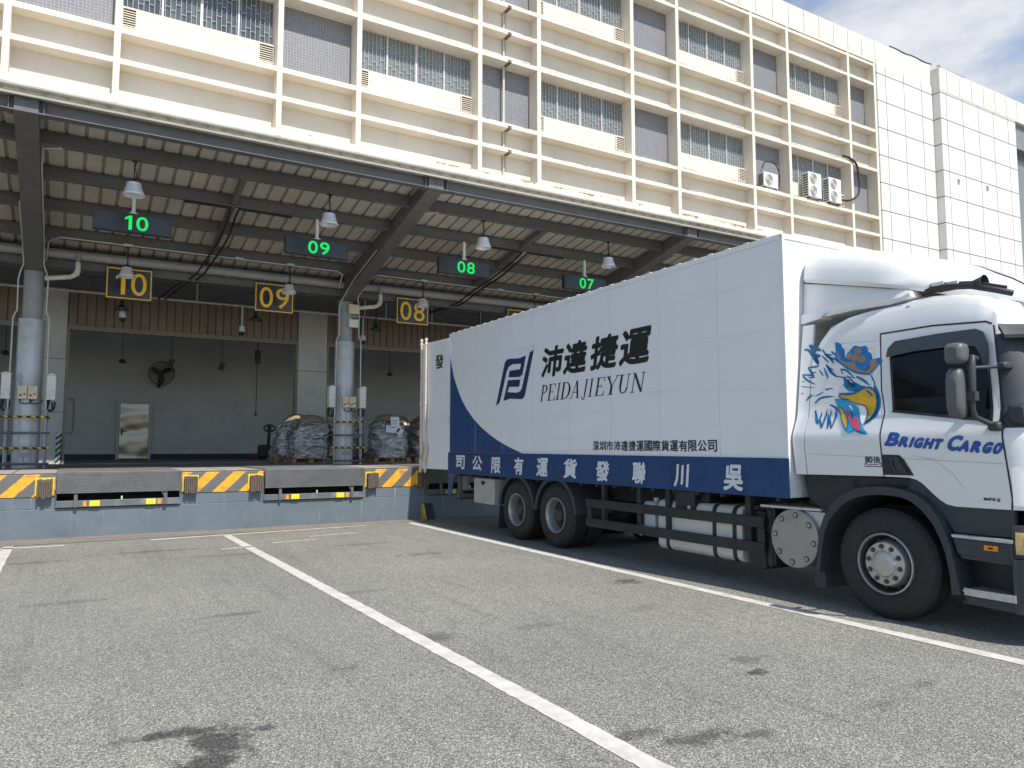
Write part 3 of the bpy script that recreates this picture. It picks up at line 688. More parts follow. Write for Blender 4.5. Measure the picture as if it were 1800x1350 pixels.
def make_leveler(x0, x1, label):
    t = thing('dock_leveler', label, 'dock leveler', ((x0+x1)/2, YD, 0), 'dock levelers set into the dock edge')
    q = MB(); q.box(x0+.03, x1-.03, YD-.06, 18.3, ZD+.004, ZD+.022); q.build('deck_plate', MAT['deck'], t, bevel=.004)
    q = MB(); q.prism([(YD-.065, ZD+.02), (YD-.10, ZD-.01), (YD-.115, .80), (YD-.095, .80), (YD-.08, ZD-.02), (YD-.06, ZD+.0)], lambda a, b, d: (d, a, b), x0+.02, x1-.02); q.build('lip', MAT['tread'], t)
    q = MB(); q.box(x0+.02, x1-.02, YD-.05, YD+.03, .545, .665); q.box(x0+.0, x0+.03, YD-.02, YD+.5, .53, ZD); q.box(x1-.03, x1, YD-.02, YD+.5, .53, ZD); q.build('pit_frame', MAT['pitsteel'], t, bevel=.006)
    wd = x1-x0
    for f in (.30, .745):
        q = MB(); q.box(x0+wd*f-.085, x0+wd*f+.085, YD-.075, YD-.05, .555, .655); q.build('stop_block', MAT['yellowrub'], t, bevel=.008)
    for f in (.225, .815):
        q = MB(); q.box(x0+wd*f-.03, x0+wd*f+.03, YD-.065, YD-.05, .56, .65); q.build('warning_label', MAT['orange'], t)
    for f in (.155, .865):
        q = MB(); q.box(x0+wd*f-.03, x0+wd*f+.03, YD-.09, YD-.051, .545, .86); q.build('lip_support', MAT['steel'], t, bevel=.004)
    q = MB(); q.box(x0+wd*.51-.012, x0+wd*.51+.012, YD-.07, YD-.05, .66, .73); q.tube([(x1-.28, YD-.04, .66), (x1-.33, YD-.03, .78), (x1-.36, YD-.02, .82)], .012); q.build('hook', MAT['pvc'], t)
    return t
for (a, b), lab in zip(PITS[1:4], ('dark tread plate dock leveler below green display 10', 'dark tread plate dock leveler in front of the second round column', 'dark dock leveler shadowed behind the truck tail')):
    make_leveler(a, b, lab)
for (a, b), lab in zip(PITS[:1] + PITS[4:5], ('dock leveler beyond the left picture edge', 'dock leveler hidden beyond the truck')): make_leveler(a, b, lab)
def make_bumper(x, w_, label):
    t = thing('dock_bumper', label, 'dock bumper', (x+w_/2, YD-.02, .9), 'rubber bumpers on the dock edge')
    q = MB(); n = 7
    for i in range(n):
        a = x + w_*i/n; j = random.uniform(-.012, .012); q.box(a+.002, a+w_/n-.002, YD-.145+j, YD-.03, .735+j*1.5, 1.06+j)
    q.build('rubber_block', MAT['rubber'], t, bevel=.006)
    q = MB(); q.box(x-.03, x+w_+.022, YD-.032, YD-.0145, .77, 1.085); q.build('mounting_plate', MAT['yellow'], t, bevel=.004)
for x, lab in ((-.41, 'worn brown bumper left of the leveler below green display 10'), (1.99, 'worn brown bumper right of the leveler below green display 10'), (3.21, 'worn brown bumper left of the leveler by the second column'), (5.66, 'worn brown bumper right of the leveler by the second column'), (6.85, 'bumper behind the open truck door'), (9.23, 'bumper hidden behind the truck')):
    make_bumper(x, .24, lab)
# corner guards on the piers
for x, lab in ((-.14, 'black and white striped corner guard beside the first round column'),):
    q = MB(); q.box(x-.10, x+.035, YF-.05, YF-.022, 1.16, 2.0); q.box(x+.02, x+.035, YF-.05, YF+.1, 1.16, 2.0)
    tag(q.build('corner_guard', MAT['hazpost']), lab, 'corner guard')

# ------------------------------------------------------------------ columns with their cages and boxes
def tubes(mb, lst, r): 
    for p in lst: mb.tube(p, r)
def make_column(x, label):
    t = thing('round_column', label, 'column', (x, 19.9, ZD), 'round steel columns carrying the canopy')
    q = MB(); q.cyl((x, 19.9, ZD), (x, 19.9, 5.58), .195, n=32); q.build('shaft', MAT['column_u'], t, smooth=40)
    q = MB(); q.cyl((x, 19.9, ZD), (x, 19.9, 4.46), .262, n=36); q.cyl((x, 19.9, 4.44), (x, 19.9, 4.465), .268, n=36); q.cyl((x, 19.9, 2.0), (x, 19.9, 2.008), .2635, n=36); q.build('jacket', MAT['column'], t, smooth=40)
    q = MB()
    for dx in (-.37, .37):
        for y in (19.5, 20.3): q.tube([(x+dx, y, ZD), (x+dx, y, 2.45)], .022)
    q.build('guard_post', MAT['steel_l'], t, smooth=50)
    for z, mt in ((2.28, 'hazbar'), (1.93, 'steel'), (1.60, 'hazbar'), (1.26, 'steel')):
        q = MB(); q.tube([(x-.46, 19.47, z), (x+.46, 19.47, z)], .024); q.tube([(x-.40, 19.47, z), (x-.40, 20.33, z)], .02); q.tube([(x+.40, 19.47, z), (x+.40, 20.33, z)], .02)
        q.build('guard_rail', MAT[mt], t, smooth=50)
    q = MB(); q.box(x-.10, x+.10, 19.625, 19.645, 1.40, 1.50); q.tube([(x-.02, 19.62, 1.4), (x-.02, 19.62, 1.2)], .008); q.build('plate', MAT['column_u'], t)
    for sx in (-1, 1):
        q = MB(); X = x + sx*.36
        q.tube([(X, 19.55, ZD), (X-sx*.02, 19.55, 3.9), (X-sx*.02, 19.55, 4.45), (X-sx*.09, 19.55, 4.62), (X-sx*.08, 19.55, 5.3), (X-sx*.12, 19.52, 5.5), (X-sx*.17, 19.45, 5.62)] +
               ([(x+.19, 18.6, 5.95), (x+.19, 17.2, 6.28), (x+.19, 15.6, 6.66), (x+.22, 15.1, 6.80), (x+.5, 15.0, 6.82)] if sx > 0 else [(x-.19, 18.6, 5.95), (x-.19, 17.0, 6.33)]), .016)
        q.build('conduit', MAT['conduit'], t, smooth=60)
    return t
make_column(RX[1], 'round grey column in a guard cage at the far left of the dock')
make_column(RX[2], 'round grey column in a guard cage in front of the wrapped pallets')
make_column(RX[3], 'round grey column hidden behind the truck box')
def make_switchbox(x, label):
    t = thing('switch_box', label, 'switch box', (x, 19.62, 2.65), 'tall grey boxes strapped to the columns')
    q = MB(); q.box(x-.085, x+.085, 19.48, 19.68, 2.66, 3.20); q.build('case', MAT['whitebox'], t, bevel=.008)
    q = MB(); q.prism([(x-.12, 3.20), (x+.12, 3.20), (x, 3.245)], lambda a, b, d: (a, d, b), 19.45, 19.71); q.build('hood', MAT['whitebox'], t)
    q = MB(); q.tube(spline([(x-.05, 19.6, 2.66), (x-.09, 19.57, 2.50), (x-.02, 19.55, 2.42), (x+.06, 19.57, 2.46), (x+.08, 19.6, 2.62)], 4), .020); q.tube([(x-.02, 19.6, 2.66), (x-.06, 19.6, 2.46), (x+.03, 19.6, 2.44), (x+.03, 19.6, 2.62)], .018); q.build('cable_loop', MAT['cable'], t, smooth=60)
    q = MB(); q.box(x-.06, x+.06, 19.475, 19.482, 2.85, 2.865); q.box(x+.05, x+.07, 19.472, 19.48, 2.75, 2.80); q.build('latch', MAT['acgrey'], t)
for x, lab in ((-1.17, 'tall grey switch box left of the first column'), (-.33, 'tall grey switch box right of the first column'), (5.99, 'tall grey switch box left of the second column'), (6.83, 'tall grey switch box right of the second column')):
    make_switchbox(x, lab)
def make_control(x, label):
    t = thing('control_box', label, 'control box', (x, 19.6, 2.66), 'beige push-button boxes on the columns')
    q = MB(); q.box(x-.088, x+.088, 19.54, 19.63, 2.67, 2.96); q.build('case', MAT['beigebox'], t, bevel=.008)
    q = MB(); q.cyl((x-.035, 19.545, 2.75), (x-.035, 19.525, 2.75), .022, n=12); q.build('button', MAT['black'], t)
    q = MB(); q.cyl((x+.04, 19.545, 2.78), (x+.04, 19.52, 2.78), .02, n=12); q.build('button', MAT['red'], t)
    q = MB()
    for i in range(4): q.box(x-.06, x+.06-.012*i, 19.536, 19.5405, 2.86+.022*i, 2.868+.022*i)
    q.build('lettering', MAT['acgrey'], t)
    q = MB(); q.tube(spline([(x-.04, 19.6, 2.67), (x-.02, 19.58, 2.58), (x+.12, 19.56, 2.58), (x+.2, 19.58, 2.66)], 5), .012); q.build('cable', MAT['cable'], t, smooth=60)
for x, lab in ((RX[1]-.095, 'left beige button box on the first column'), (RX[1]+.095, 'right beige button box on the first column'), (RX[2]-.045, 'left beige button box on the second column'), (RX[2]+.145, 'right beige button box on the second column')):
    make_control(x, lab)
q = MB(); q.box(RX[2]-.02, RX[2]+.26, 19.5, 19.66, 5.20, 5.45)
tag(q.build('junction_box', MAT['beigebox'], bevel=.01), 'beige junction box high on the second column under the rafter', 'junction box')
q = MB(); q.box(RX[2]+.0, RX[2]+.26, 19.55, 19.69, 4.84, 5.05); q.box(RX[2]+.01, RX[2]+.25, 19.543, 19.55, 4.86, 5.03)
for k in range(4): q.tube([(RX[2]+.03+.06*k, 19.6, 5.05), (RX[2]+.02+.06*k, 19.6, 5.2)], .006)
tag(q.build('junction_box', MAT['whitebox'], bevel=.008), 'white junction box on the second column below a beige one', 'junction box')
for x, lab in ((RX[1], 'beige elbow drain pipe meeting the first column'), (RX[2], 'beige elbow drain pipe meeting the second column')):
    q = MB(); q.tube([(x+.22, 19.55, 5.37), (x+.5, 19.5, 5.41), (x+.70, 19.48, 5.44), (x+.80, 19.46, 5.50), (x+.84, 19.45, 5.60), (x+.84, 19.45, 5.78)], .055, 12, 0); q.tube([(x+.84, 19.45, 5.76), (x+.84, 19.45, 5.98)], .04, 10, 1)
    q.tube([(x+.80, 19.465, 5.49), (x+.845, 19.45, 5.61)], .064, 12, 0)
    tag(q.build('drain_pipe', [MAT['pvc'], MAT['steel_l']], smooth=50), lab, 'drain pipe', 'elbow drain pipes on the columns')

# ------------------------------------------------------------------ lamps, displays, number signs
def make_lamp(h_stem, rt, rb, hs, mat_):
    t = thing('pendant_lamp', 'x', 'lamp', (0,0,0), world=False)
    q = MB(); q.lathe([(0, hs), (rt, hs), (rt+.01, hs-.01), (rt+.012, hs*.75), (rb-.01, .035), (rb, .03), (rb, 0), (rb-.008, 0), (rb-.02, .035), (rt-.005, hs*.75), (0, hs*.8)], n=28); q.build('lamp_shade', mat_, t, smooth=35)
    q = MB(); q.lathe([(0, .03), (.04, .03), (.06, .08), (.05, .15), (0, .16)], n=16); q.build('bulb', MAT['whitebox'], t, smooth=40)
    q = MB(); q.cyl((0,0,hs), (0,0,hs+.07), .05, .03, n=14); q.cyl((.0, 0, hs+.05), (.0, 0, hs+h_stem), .011, n=8); q.tube([(.02, 0, hs+.05), (.035, 0, hs+.18), (.01, 0, hs+h_stem*.75), (.03, 0, hs+h_stem)], .008); q.box(-.05, .05, -.03, .03, hs+h_stem-.01, hs+h_stem); q.build('stem', MAT['cable'], t)
    return t
names = ['10', '09', '08', '07']
lp = make_lamp(.40, .115, .185, .235, MAT['lampal']); lp['group'] = 'aluminium lamps above the green displays'
for i, n_ in enumerate(names):
    o = lp if i == 0 else copy_tree(lp)
    o.location = (.87 + 3.6*i, 15.0, 6.17); o['label'] = 'silver pendant lamp hanging above green display ' + n_
l2 = make_lamp(.46, .095, .18, .22, MAT['lampal']); l2['group'] = 'aluminium lamps by the yellow number signs'
for i, n_ in enumerate(names):
    o = l2 if i == 0 else copy_tree(l2)
    o.location = (1.02 + 3.6*i, 18.76, 5.42); o['label'] = 'silver pendant lamp hanging in front of yellow sign ' + n_
l3 = make_lamp(.9, .05, .19, .16, MAT['lampdk']); l3['group'] = 'dark bell lamps near the bay openings'
for i, (x, lab) in enumerate(((1.10, 'dark bell lamp hanging just below yellow sign 10'), (4.50, 'dark bell lamp hanging just below yellow sign 09'), (8.08, 'dark bell lamp hanging left of yellow sign 08'), (11.7, 'dark bell lamp hanging by yellow sign 07'))):
    o = l3 if i == 0 else copy_tree(l3)
    o.location = (x, 22.0, 5.2); o['label'] = lab
for i, n_ in enumerate(names):
    x = .95 + 3.61*i
    t = thing('led_display', 'dark display box showing a green ' + n_, 'display', (x, 16.18, 5.96), 'green number displays hanging from the canopy')
    q = MB(); q.box(x-.69, x+.69, 16.12, 16.24, 5.775, 6.155); q.build('housing', MAT['ledbox'], t, bevel=.008)
    q = MB(); q.box(x-.66, x+.66, 16.116, 16.121, 5.80, 6.13); q.build('screen', M('led_screen', (.02,.025,.03), .3), t) if i == 0 else q.build('screen', bpy.data.materials['led_screen'], t)
    q = MB(); put_number(q, n_, lambda a, b, l=0: (a, 16.113-l, b), x-.205, x+.265, 5.825, 6.105, .004); q.build('digits', MAT['led'], t, norm=False)
    q = MB(); q.box(x-.03, x+.03, 16.15, 16.21, 6.155, 6.63); q.prism([(x-.09, 6.155), (x+.09, 6.155), (x, 6.22)], lambda a, b, d: (a, d, b), 16.14, 16.22); q.build('hanger', MAT['whitebox'], t)
for x, n_ in zip((1.13, 4.475, 8.31, 11.9), names):
    t = thing('number_sign', 'black and yellow number sign reading ' + n_, 'number sign', (x, 19.94, 5.44), 'yellow number signs above the bays')
    q = MB(); q.box(x-.485, x+.485, 19.66, 19.69, 5.075, 5.81); q.build('panel', MAT['signblack'], t)
    q = MB(); e = .024
    for a0, a1, b0, b1 in ((-.475,.475,5.085,5.085+e), (-.475,.475,5.80-e,5.80), (-.475,-.475+e,5.085+e,5.80-e), (.475-e,.475,5.085+e,5.80-e)): q.box(x+a0, x+a1, 19.656, 19.661, b0, b1)
    q.build('border', MAT['signyel'], t)
    q = MB(); put_number(q, n_, lambda a, b, l=0: (a, 19.655-l, b), x-.37, x+.37, 5.18, 5.71, .002); q.build('digits', MAT['signyel'], t, norm=False)
    q = MB(); q.box(x-.3, x-.28, 19.67, 19.69, 5.81, 6.0); q.box(x+.28, x+.3, 19.67, 19.69, 5.81, 6.0); q.build('hanger', MAT['steel'], t)

# ------------------------------------------------------------------ things hanging in the bays
def make_dome(x, y, z, top, label):
    t = thing('dome_camera', label, 'camera', (x, y, z), 'dome cameras over the bay openings')
    q = MB(); q.cyl((x, y, z+.16), (x, y, top), .022, n=10); q.build('pole', MAT['whitebox'], t, smooth=50)
    q = MB(); q.cyl((x, y, z), (x, y, z+.16), .09, .075, n=18); q.build('housing', MAT['whitebox'], t, smooth=50)
    q = MB(); q.lathe([(.085, 0), (.08, -.06), (.05, -.10), (0, -.115)], (x, y, z), n=18); q.build('dome', MAT['black'], t, smooth=60)
make_dome(1.15, 22.3, 5.03, 5.3, 'white dome camera with black dome directly under the first dark lamp')
make_dome(4.23, 22.5, 4.92, 5.65, 'white dome camera on a pole left of the dark lamp under sign 09')
make_dome(7.85, 22.5, 4.92, 5.65, 'white dome camera on a pole above the wrapped pallets')
def make_hang(kind, x, y, z, label):
    t = thing(kind, label, 'sensor', (x, y, z), 'small devices hanging on cords in the bays')
    q = MB(); q.cyl((x, y, z), (x, y, 6.5), .010, n=6); q.build('cord', MAT['cable'], t)
    q = MB()
    if kind == 'hanging_sensor':
        q.lathe([(0, .04), (.06, .03), (.10, -.02), (.08, -.09), (0, -.11)], (x, y, z), n=14); q.obox((x, y, z-.03), (x+.10, y-.05, z-.08), .07, .06)
    elif kind == 'hanging_speaker':
        q.obox((x-.04, y, z-.14), (x+.02, y, z+.08), .16, .16, up=(0,1,0))
    else: q.box(x-.09, x+.09, y-.05, y+.05, z-.22, z+.22)
    q.build('body', MAT['black'] if kind != 'hanging_box' else MAT['trim'], t, bevel=.01)
make_hang('hanging_sensor', 1.44, 27, 4.38, 'small black camera hanging on a cord above the metal door')
make_hang('hanging_speaker', 2.89, 27, 4.41, 'small black speaker hanging on a cord just right of the wall fan')
make_hang('hanging_speaker', 4.46, 27, 4.36, 'small black speaker hanging on a cord right of the middle of the bay')
make_hang('hanging_box', 5.42, 26, 4.62, 'dark rectangular box hanging on a cord at the right of the bay')
make_hang('hanging_sensor', -1.55, 25, 4.25, 'small black camera hanging on a cord at the far left edge')
make_hang('hanging_sensor', 10.5, 27, 4.4, 'small black camera hanging on a cord left of the truck door')
t = thing('wall_fan', 'round black wire fan on the bay wall above the metal door', 'fan', (2.86, 29.98, 4.25))
q = MB(); fx, fy, fz = 2.86, 29.7, 4.25
for r in (.42, .36, .29, .22, .14, .07):
    for dy in (-.08, .08): q.tube([(fx + r*math.cos(a*math.pi/12), fy + dy*(1.2-r), fz + r*math.sin(a*math.pi/12)) for a in range(25)], .004 if r < .4 else .012, 5)
for a in range(16):
    c_, s_ = math.cos(a*math.pi/8), math.sin(a*math.pi/8); q.tube([(fx+.05*c_, fy-.1, fz+.05*s_), (fx+.42*c_, fy-.05, fz+.42*s_)], .004, 5)
q.build('cage', MAT['black'], t)
q = MB(); q.cyl((fx, fy-.05, fz), (fx, fy+.2, fz), .09, n=14); q.obox((fx, fy+.1, fz-.05), (fx-.06, fy+.2, fz-.5), .09, .09); q.obox((fx, fy+.2, fz), (fx, 29.99, fz), .07, .07, up=(1,0,0)); q.build('motor', MAT['black'], t)
for k in range(3):
    q = MB(); a = k*2.094+.4; q.prism([(0,.04), (.16,.14), (.36,.10), (.38,-.02), (.2,-.05), (.05,-.05)], lambda u, v, d: (fx + u*math.cos(a) - v*math.sin(a), fy + d + v*.25, fz + u*math.sin(a) + v*math.cos(a)), -.004, .004); q.build('blade', MAT['black'], t)
q = MB(); q.cyl((2.98, 29.96, 2.75), (2.98, 29.96, 6.5), .014, n=6); q.box(2.93, 3.03, 29.93, 29.99, 2.65, 2.75)
tag(q.build('wall_conduit', MAT['conduit']), 'thin conduit running down the bay wall behind the fan', 'conduit')
q = MB(); q.cyl((6.22, 29.9, 2.9), (6.22, 29.9, 6.5), .011, n=6); q.box(6.19, 6.25, 29.86, 29.94, 2.8, 2.9)
tag(q.build('power_cable', MAT['cable']), 'thin black cable hanging above the pallet truck', 'cable')
q = MB(); q.tube(spline([(-.02, 24.6, 2.0), (.14, 24.6, 2.02), (.16, 24.6, 2.2), (.16, 24.6, 2.75), (.14, 24.6, 2.93), (-.02, 24.6, 2.95)], 4), .03)
tag(q.build('grab_rail', MAT['steel_l'], smooth=50), 'short grey grab rail at the left edge of the bay opening', 'rail')
t = thing('metal_door', 'shiny dented stainless steel door in the bay wall', 'door', (2.05, 29.98, ZD))
q = MB(); q.box(1.60, 2.52, 29.93, 29.965, 1.2, 3.14); q.build('leaf', MAT['inox'], t, bevel=.006)
q = MB(); q.box(1.50, 1.60, 29.91, 29.99, 1.16, 3.24); q.box(2.52, 2.62, 29.91, 29.99, 1.16, 3.24); q.box(1.60, 2.52, 29.91, 29.99, 3.14, 3.24); q.build('door_frame', MAT['steel_l'], t)
q = MB(); q.box(1.66, 1.70, 29.86, 29.92, 2.02, 2.26); q.box(1.70, 1.80, 29.87, 29.90, 2.14, 2.17); q.build('handle', MAT['black'], t)
q = MB(); q.box(2.30, 2.44, 29.915, 29.929, 2.60, 2.76); q.build('notice', MAT['whitebox'], t)
t = thing('pallet_truck', 'black powered pallet truck with red top edge parked in the bay', 'pallet truck', (6.28, 28, ZD))
q = MB(); q.box(5.96, 6.60, 27.8, 28.25, 1.24, 1.66); q.build('body', MAT['black'], t, bevel=.05, seg=3)
q = MB(); q.box(5.97, 6.59, 27.81, 28.24, 1.662, 1.69); q.build('cover', MAT['red'], t, bevel=.01)
for dx in (-.2, .2): q = MB(); q.box(6.28+dx-.08, 6.28+dx+.08, 28.25, 29.4, 1.22, 1.28); q.build('fork', MAT['red'], t)
q = MB(); q.obox((6.28, 27.95, 1.66), (6.28, 27.85, 2.18), .09, .07); q.build('tiller', MAT['black'], t)
q = MB(); q.tube([(6.28, 27.85, 2.16), (6.12, 27.84, 2.20), (6.08, 27.83, 2.28), (6.16, 27.82, 2.37), (6.28, 27.82, 2.40), (6.40, 27.82, 2.37), (6.48, 27.83, 2.28), (6.44, 27.84, 2.20), (6.28, 27.85, 2.16)], .03); q.box(6.22, 6.34, 27.8, 27.88, 2.14, 2.42); q.build('handle', MAT['black'], t, smooth=50)
for dx in (-.2, .2): q = MB(); q.cyl((6.28+dx-.04, 28, 1.25), (6.28+dx+.04, 28, 1.25), .09, n=14); q.build('wheel', MAT['tyre'], t)

def make_load(x, y, wx, wy, h, lean, label, seed, papers=False, top=True):
    rnd = random.Random(seed)
    t = thing('wrapped_pallet', label, 'wrapped pallet', (x, y, ZD), 'shrink wrapped sack pallets on the dock')
    q = MB()
    for k in (-1, 0, 1): q.box(x-wx/2, x+wx/2, y+k*wy*.42-.05, y+k*wy*.42+.05, ZD+.115, ZD+.14); q.box(x-wx/2, x+wx/2, y+k*wy*.42-.05, y+k*wy*.42+.05, ZD, ZD+.02)
    for k in (-1, 0, 1):
        for j in (-1, 0, 1): q.box(x+k*(wx/2-.06)-.06, x+k*(wx/2-.06)+.06, y+j*wy*.42-.05, y+j*wy*.42+.05, ZD+.02, ZD+.115)
    q.build('pallet', MAT['wood'], t)
    q = MB(); rows = []; n = 48; nz_ = 40; lay = h/6.2
    ph = [rnd.uniform(0, 6.28) for _ in range(8)]
    for i in range(nz_+1):
        f = i/nz_; z = ZD + .15 + h*f
        tap = 1.03 - .17*f**1.3 - .85*max(0, (f-.74)/.26)**2*.62
        row = []
        for k in range(n):
            a = 2*math.pi*k/n; c_, s_ = math.cos(a), math.sin(a); p = 3.2
            sec = int((a/(2*math.pi)*7+ph[5]) % 7); bul = .045*abs(math.sin(math.pi*(h*f)/lay*(.8+.07*sec) + ph[sec]))*(.5+.5*abs(math.sin(3.5*a+ph[6])))
            rr = 1/((abs(c_)**p + abs(s_)**p)**(1/p))
            wv = .025*math.sin(3*a+ph[0]+f*4) + .018*math.sin(5*a+ph[1]-f*7) + .015*math.sin(9*a+ph[2]+f*15) + rnd.uniform(-.004, .004)
            rx = (wx/2*tap - .04 + bul + wv)*rr; row.append((x + lean*f*f + rx*c_, y + (wy/2*tap - .04 + bul + wv)*rr*s_, z))
        rows.append(row)
    body = rows
    q.grid(rows, close=True)
    q.add([(x+lean, y, ZD+.17+h)] + rows[-1], [(0, 1+(k+1) % n, 1+k) for k in range(n)])
    q.add(rows[0], [tuple(range(n))])
    q.build('load', MAT['wrap'], t, smooth=50)
    if top:
        q = MB(); rows = []
        for i in range(7):
            f = i/6; rr0 = math.cos(f*math.pi/2*.98)
            rows.append([(x + lean*1.05 + (wx*.34*rr0 + .015*math.sin(4*k+ph[3]))*math.cos(2*math.pi*k/20), y + (wy*.32*rr0)*math.sin(2*math.pi*k/20), ZD + .05 + h + .22*math.sin(f*math.pi/2) + .02*math.sin(3*k/2+ph[4])*rr0) for k in range(20)])
        q.grid(rows, close=True); q.build('top_sack', MAT['sack'], t, smooth=60)
    for a_ in (.25, .75) if seed % 2 else (.35,):
        q = MB(); k_ = int(n*(.5+a_/2)) % n; q.tube([Vector(rows_[k_]) + Vector((0, -.012, 0)) for rows_ in body[1:-3:3]], .007, 6); q.build('film_tail', MAT['paper'], t)
    if papers:
        for (a, b, w_, h_, r_) in ((.02, 1.02, .27, .36, .05), (-.12, .83, .30, .21, -.12), (.14, .78, .24, .22, -.7)):
            q = MB(); c_, s_ = math.cos(r_), math.sin(r_); yy = y - wy/2 + .0 - .006*b - .10
            q.add([(x+a+u*c_-v*s_, yy + .10*(b+v-.7), ZD+.15+b+u*s_+v*c_) for u, v in ((-w_/2,-h_/2), (w_/2,-h_/2), (w_/2,h_/2), (-w_/2,h_/2))] + [(x+a+u*c_-v*s_, yy + .004 + .10*(b+v-.7), ZD+.15+b+u*s_+v*c_) for u, v in ((-w_/2,-h_/2), (w_/2,-h_/2), (w_/2,h_/2), (-w_/2,h_/2))], [(0,1,2,3), (7,6,5,4), (0,4,5,1), (1,5,6,2), (2,6,7,3), (3,7,4,0)])
            q.build('paper', MAT['paper'], t)
            q = MB()
            if r_ > -.6:
                for i in range(3 if r_ > 0 else 1): q.add([(x+a+u*c_-v*s_, yy - .004 + .10*(b+v-.7), ZD+.15+b+u*s_+v*c_) for u, v in ((-w_*.32, .05-.09*i), (w_*(.30-.1*i), .05-.09*i), (w_*(.30-.1*i), .066-.09*i), (-w_*.32, .066-.09*i))], [(0,1,2,3)])
            else:
                q.add([(x+a+u*c_-v*s_, yy - .004 + .10*(b+v-.7), ZD+.15+b+u*s_+v*c_) for u, v in ((-.07,-.07), (.0,-.07), (.0,.07), (-.07,.07))], [(0,1,2,3)])
            q.build('print', MAT['ink'], t, norm=False)
make_load(6.02, 21.9, 1.10, 1.05, 1.12, .10, 'low wrapped sack pallet at the left end of the group, behind the column', 1)
make_load(5.75, 23.0, 1.0, .9, 1.18, .22, 'wrapped sack pallet at the back left of the group by the pier', 2)
make_load(7.55, 23.0, .95, 1.0, 1.22, 0, 'narrow wrapped sack pallet standing right behind the column', 3, top=False)
make_load(8.38, 21.7, 1.15, 1.05, 1.18, 0, 'wrapped sack pallet with white papers stuck on its front', 4, papers=True)
make_load(9.35, 23.2, 1.0, 1.0, 1.20, 0, 'wrapped sack pallet half hidden behind the one with papers', 5)
make_load(9.85, 22.2, 1.05, 1.0, 1.32, 0, 'tall wrapped sack pallet partly hidden by the open truck door', 6, top=False)
make_load(7.0, 24.0, .9, .9, 1.15, 0, 'wrapped sack pallet at the rear beside the pier', 7)
# wheel chock leaning on the dock wall
t = thing('wheel_chock', 'black rubber wheel chock with yellow side leaning against the dock wall', 'wheel chock', (7.05, 15.7, 0))
q = MB(); q.prism([(15.60, .012), (15.84, .012), (15.84, .34), (15.76, .36)], lambda a, b, d: (d, a, b), 6.99, 7.2); q.build('body', MAT['black'], t, bevel=.01)
q = MB(); q.prism([(15.59, .012), (15.84, .012), (15.84, .33), (15.75, .35)], lambda a, b, d: (d, a, b), 6.95, 6.988); q.build('side_plate', MAT['yellowdk'], t, bevel=.006)

# ------------------------------------------------------------------ air conditioners on the ledge
def make_ac(x0, x1, y0, z0, z1, fans, label):
    t = thing('air_conditioner', label, 'air conditioner', ((x0+x1)/2, y0+.18, z0), 'air conditioner units on the facade ledge')
    q = MB(); q.box(x0, x1, y0, y0+.36, z0, z1); q.build('casing', MAT['acwhite'], t, bevel=.015)
    k = (z1-z0)/fans; wf = (x1-x0)*.62
    for i in range(fans):
        q = MB(); cx, cz = x0+.06+wf/2, z0 + k*(i+.5); r = min(wf, k)*.44
        q.box(x0+.05, x0+.07+wf, y0-.012, y0-.002, cz-k*.45, cz+k*.45, 0); q.cyl((cx, y0-.013, cz), (cx, y0-.02, cz), r, n=24, m=2)
        for a in range(6): q.tube([(cx + r*(a+1)/6*math.cos(b*math.pi/10), y0-.024, cz + r*(a+1)/6*math.sin(b*math.pi/10)) for b in range(21)], .009, 4, 1)
        q.build('fan_grille', [MAT['acwhite'], MAT['acgrey'], MAT['acfan']], t)
    q = MB()
    for i in range(9): q.box(x0-.012, x0-.002, y0+.04, y0+.32, z0+.06+(z1-z0-.12)*i/9, z0+.06+(z1-z0-.12)*(i+.55)/9)
    q.build('fin', MAT['slot'], t)
    q = MB(); q.box(x0+.05, x0+.12, y0+.02, y0+.34, z0-.05, z0); q.box(x1-.12, x1-.05, y0+.02, y0+.34, z0-.05, z0); q.build('foot', MAT['black'], t)
    q = MB(); q.box(x1-.12, x1-.05, y0-.008, y0-.002, (z0+z1)/2-.03, (z0+z1)/2+.03); q.build('badge', MAT['acgrey'], t)
make_ac(27.72, 28.68, YF-.04, 13.82, 14.52, 1, 'single fan white air conditioner on the ledge in front of the grey tiles')
make_ac(30.80, 31.76, YF-.12, 13.83, 15.08, 2, 'twin fan air conditioner nearer the single fan one')
make_ac(32.35, 33.30, YF-.12, 13.83, 15.08, 2, 'twin fan air conditioner beside the hanging black hose')
q = MB(); q.tube(spline([(33.3, YF-.02, 14.1), (33.9, YF-.1, 14.12), (34.5, YF-.18, 14.45), (34.75, YF-.16, 15.0), (34.75, YF-.12, 15.6), (34.65, YF-.1, 16.15), (34.2, YF-.05, 16.42), (33.7, YF-.02, 16.46)]), .055)
tag(q.build('insulated_hose', MAT['cable'], smooth=60), 'black insulated hose looping down past the last mullion to the air conditioners', 'hose')
q = MB(); q.tube(spline([(28.3, YF+.55, 14.95), (28.3, YF+.35, 15.2), (28.7, YF+.2, 15.2), (29.05, YF+.2, 14.85), (29.1, YF+.2, 14.3), (28.85, YF+.2, 13.95), (28.66, YF+.2, 13.95)]), .024)
tag(q.build('insulated_hose', MAT['cable'], smooth=60), 'thin black hose arching over the single fan air conditioner', 'hose')

